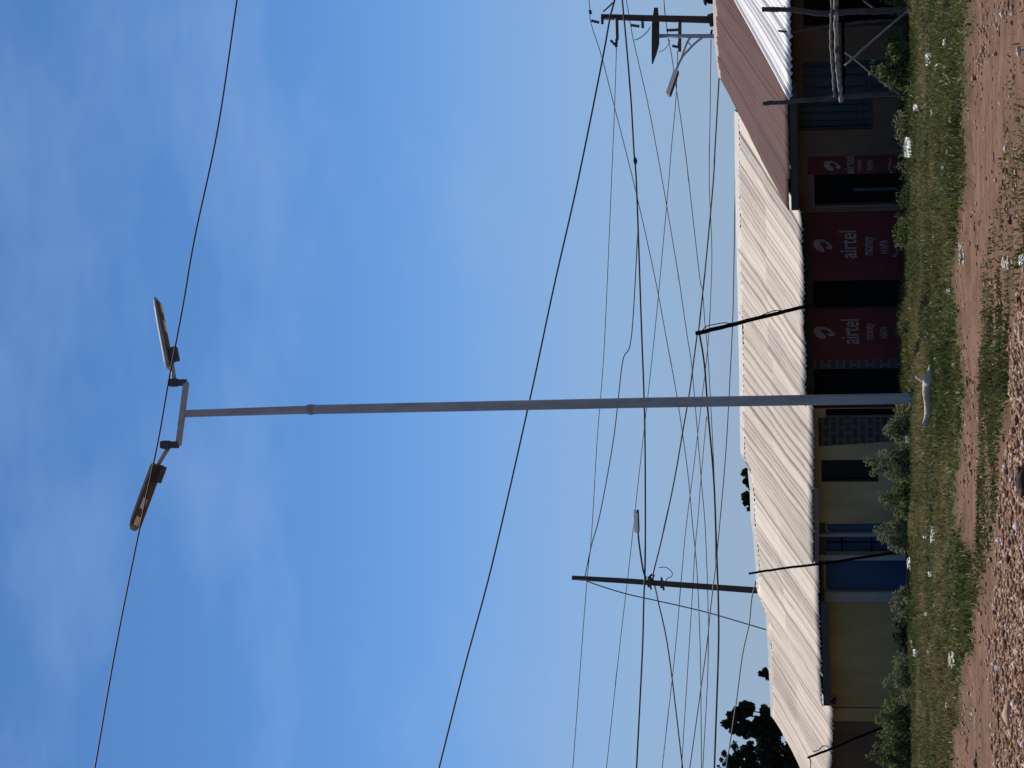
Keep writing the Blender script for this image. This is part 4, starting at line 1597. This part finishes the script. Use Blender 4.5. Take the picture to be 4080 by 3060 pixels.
lg = [ground_pt(3712, 1462, .10), ground_pt(3704, 1498, .16), ground_pt(3694, 1530, .19), ground_pt(3696, 1580, .18), ground_pt(3700, 1640, .17), ground_pt(3688, 1692, .24)]
lroot = empty('log', lg[3], 'bleached forked log lying in the grass at the foot of the tall lamp pole', 'log')
mb = MB()
pp = smooth_path(lg, 6)
mb.tube([p + rng.normal(size=3) * .006 for p in pp], [.03 + .045 * math.sin(math.pi * (i + 3) / (len(pp) + 6)) for i in range(len(pp))], 10)
mb.build('trunk', M['log'], lroot, smooth=True)
mb = MB()
mb.tube(smooth_path([lg[2], lg[2] + np.array([.08, .05, .1]), lg[2] + np.array([.12, .1, .17])], 4), [.03] * 4 + [.028] * 4 + [.02], 8)
mb.build('branch_stub', M['log'], lroot, smooth=True)

# ------------------------------------------------------------------ grass and gravel
def scatter(nw, x0, x1, y0, y1, rgn):
    """points spread over the ground, denser towards the camera side is not needed here"""
    return rgn.uniform(x0, x1, nw), rgn.uniform(y0, y1, nw)


def grass(name, label, total):
    rg = np.random.default_rng(5)
    X, Y = scatter(total, -9.0, 9.5, 19.0, 48.6, rg)
    lim = np.abs(X) < Y * 0.19 + 0.7
    front = (np.stack([X, Y], -1) - P0[:2]) @ NN[:2] < 0.5
    X, Y = X[lim & front], Y[lim & front]
    g, s2, gv = masks(X, Y)
    patch = vn1(X * .8 + 3, Y * .45 + 5) * .6 + vn2(X * 2.6, Y * 1.5) * .4
    pr = np.clip(g * (0.35 + 1.1 * patch) + s2 * 1.1, 0, 1)
    keep = rg.random(len(X)) < pr
    X, Y, s2, patch, g = X[keep], Y[keep], s2[keep], patch[keep], g[keep]
    n_ = len(X)
    Z = height(X, Y)
    fs_ = (np.stack([X, Y], -1) - P0[:2]) @ NN[:2]
    tall = sstep(-4, -.5, fs_)
    h = (0.045 + 0.10 * rg.random(n_) ** 1.6) * (0.4 + 1.5 * patch ** 2) * (1 + .9 * tall * vn2(X * 2.1 + 70, Y * 1.4))
    h = h * (1 - .65 * np.exp(-((X - base[0]) ** 2 / .5 + (Y - base[1] + .7) ** 2 / 1.2)))
    h = np.where(s2 > .02, h * .55, h)
    h = h * (0.35 + .65 * np.where(s2 > .02, 1, sstep(.55, 1, g)))
    wd = 0.006 + 0.010 * rg.random(n_)
    az = rg.uniform(0, 2 * np.pi, n_)
    dx, dy = np.cos(az), np.sin(az)
    lean = h * rg.uniform(.15, .9, n_)
    la = rg.uniform(0, 2 * np.pi, n_)
    lx, ly = np.cos(la) * lean, np.sin(la) * lean
    B = np.stack([X, Y, Z - .01], -1)
    p0 = B + np.stack([-dx * wd, -dy * wd, 0 * X], -1)
    p1 = B + np.stack([dx * wd, dy * wd, 0 * X], -1)
    p2 = B + np.stack([dx * wd * .7 + lx * .4, dy * wd * .7 + ly * .4, h * .6], -1)
    p3 = B + np.stack([lx, ly, h], -1)
    p4 = B + np.stack([-dx * wd * .7 + lx * .4, -dy * wd * .7 + ly * .4, h * .6], -1)
    Vt = np.stack([p0, p1, p2, p3, p4], 1).reshape(-1, 3)
    Qt = np.arange(n_ * 5).reshape(-1, 5)
    green = np.array([0.148, 0.159, 0.048])
    deep = np.array([0.074, 0.096, 0.030])
    dry = np.array([0.281, 0.229, 0.107])
    straw = np.array([0.459, 0.407, 0.252])
    q = vn3(X * .7 + 11, Y * .35 + 2) * .65 + rg.random(n_) * .35
    C_ = deep + (green - deep) * sstep(.2, .6, q)[:, None]
    C_ = C_ + (dry - C_) * (sstep(.5, .85, q) * .75)[:, None]
    ppx, ppy = project(B)
    band = np.exp(-((ppx - 3692 + 20 * (vn1(X * .9, Y * .2) - .5)) / 20) ** 2) * .8
    C_ = C_ + (dry - C_) * band[:, None]
    isst = rg.random(n_) < .07
    C_[isst] = straw
    C_ = np.where((s2 > .3)[:, None], C_ * .4 + np.array([.075, .10, .035]) * .6, C_)
    C_ *= ((0.7 + .5 * rg.random(n_)) * (.62 + .75 * vn2(X * 3.3 + 12, Y * 2.0 + 3)))[:, None]
    o = np_mesh(name, Vt, Qt, M['grass'], None, np.repeat(C_, 5, 0))
    tag(o, label, 'grass', kind='stuff')


grass('grass', 'uneven green and dry grass of the verge and the strip in the dirt', 520000)

# low broad-leaved ground cover
rg = np.random.default_rng(9)
X, Y = scatter(60000, -9, 9.5, 19, 48.2, rg)
lim = np.abs(X) < Y * .19 + .6
X, Y = X[lim], Y[lim]
g, s2, gv = masks(X, Y)
cl_ = vn2(X * 1.7 + 31, Y * .9 + 8)
keep = rg.random(len(X)) < g * sstep(.45, .8, cl_)
X, Y = X[keep], Y[keep]
nC = len(X)
cz = height(X, Y) + rg.uniform(.01, .11, nC)
cen = np.stack([X, Y, cz], -1)
aa = rg.normal(size=(nC, 3))
aa[:, 2] *= .5
aa /= np.linalg.norm(aa, axis=1)[:, None]
bb = rg.normal(size=(nC, 3))
bb -= aa * (aa * bb).sum(1)[:, None]
bb /= np.linalg.norm(bb, axis=1)[:, None]
sz = rg.uniform(.015, .04, nC)[:, None]
Vt = np.stack([cen - aa * sz, cen + bb * sz * .6, cen + aa * sz, cen - bb * sz * .6], 1).reshape(-1, 3)
cc = np.array([.05, .08, .025]) + rg.random(nC)[:, None] * np.array([.10, .10, .04])
o = np_mesh('ground_cover', Vt, np.arange(nC * 4).reshape(-1, 4), M['leaf'], None, np.repeat(cc, 4, 0))
tag(o, 'small broad-leaved weeds growing through the verge grass', 'ground cover', kind='stuff')

# gravel and clods on the dirt: many small irregular stones
OCT = np.array([(1, 0, 0), (0, 1, 0), (-1, 0, 0), (0, -1, 0), (0, 0, 1), (0, 0, -1)], float)
OF = np.array([(0, 1, 4), (1, 2, 4), (2, 3, 4), (3, 0, 4), (1, 0, 5), (2, 1, 5), (3, 2, 5), (0, 3, 5)])
rg = np.random.default_rng(21)
X, Y = scatter(150000, -7.5, 7.0, 18.5, 34, rg)
lim = np.abs(X) < Y * .185 + .5
X, Y = X[lim], Y[lim]
g, s2, gv = masks(X, Y)
patch = vn1(X * 1.1 + 60, Y * .6 + 9)
pr = (1 - g) * (gv * .55 + (1 - gv) * (.02 + .16 * sstep(.5, .85, patch)))
keep = rg.random(len(X)) < pr
X, Y, gv = X[keep], Y[keep], gv[keep]
nS = len(X)
base_r = (0.006 + .027 * rg.random(nS) ** 2.8) * (1 + .3 * gv)
Z = height(X, Y)
clod = rg.random(nS) < .004
base_r = np.where(clod, base_r * 2.4, base_r)
sc3 = np.stack([base_r * rg.uniform(.8, 1.7, nS), base_r * rg.uniform(.8, 1.5, nS), base_r * rg.uniform(.45, .95, nS)], -1)
rot = rg.uniform(0, 2 * np.pi, nS)
jit = OCT[None] * (1 + rg.uniform(-.35, .35, (nS, 6, 1))) + rg.uniform(-.25, .25, (nS, 6, 3))
P = jit * sc3[:, None, :]
cr, sr = np.cos(rot)[:, None], np.sin(rot)[:, None]
Px = P[..., 0] * cr - P[..., 1] * sr
Py = P[..., 0] * sr + P[..., 1] * cr
Vt = np.stack([Px + X[:, None], Py + Y[:, None], P[..., 2] + (Z + sc3[:, 2] * .35)[:, None]], -1).reshape(-1, 3)
Qt = (OF[None] + (np.arange(nS) * 6)[:, None, None]).reshape(-1, 3)
tt = rg.random(nS)[:, None]
c1, c2 = np.array([.18, .09, .052]), np.array([.60, .385, .265])
cc = c1 + (c2 - c1) * tt ** 1.1
pale = rg.random(nS) < .06
cc[pale] = np.array([.62, .52, .46])
stone_m = leaf_mat('gravel_stone', 0.0, .9)
o = np_mesh('gravel', Vt, Qt, stone_m, None, np.repeat(cc, 6, 0))
tag(o, 'reddish gravel and clods strewn over the dirt', 'gravel', kind='stuff')
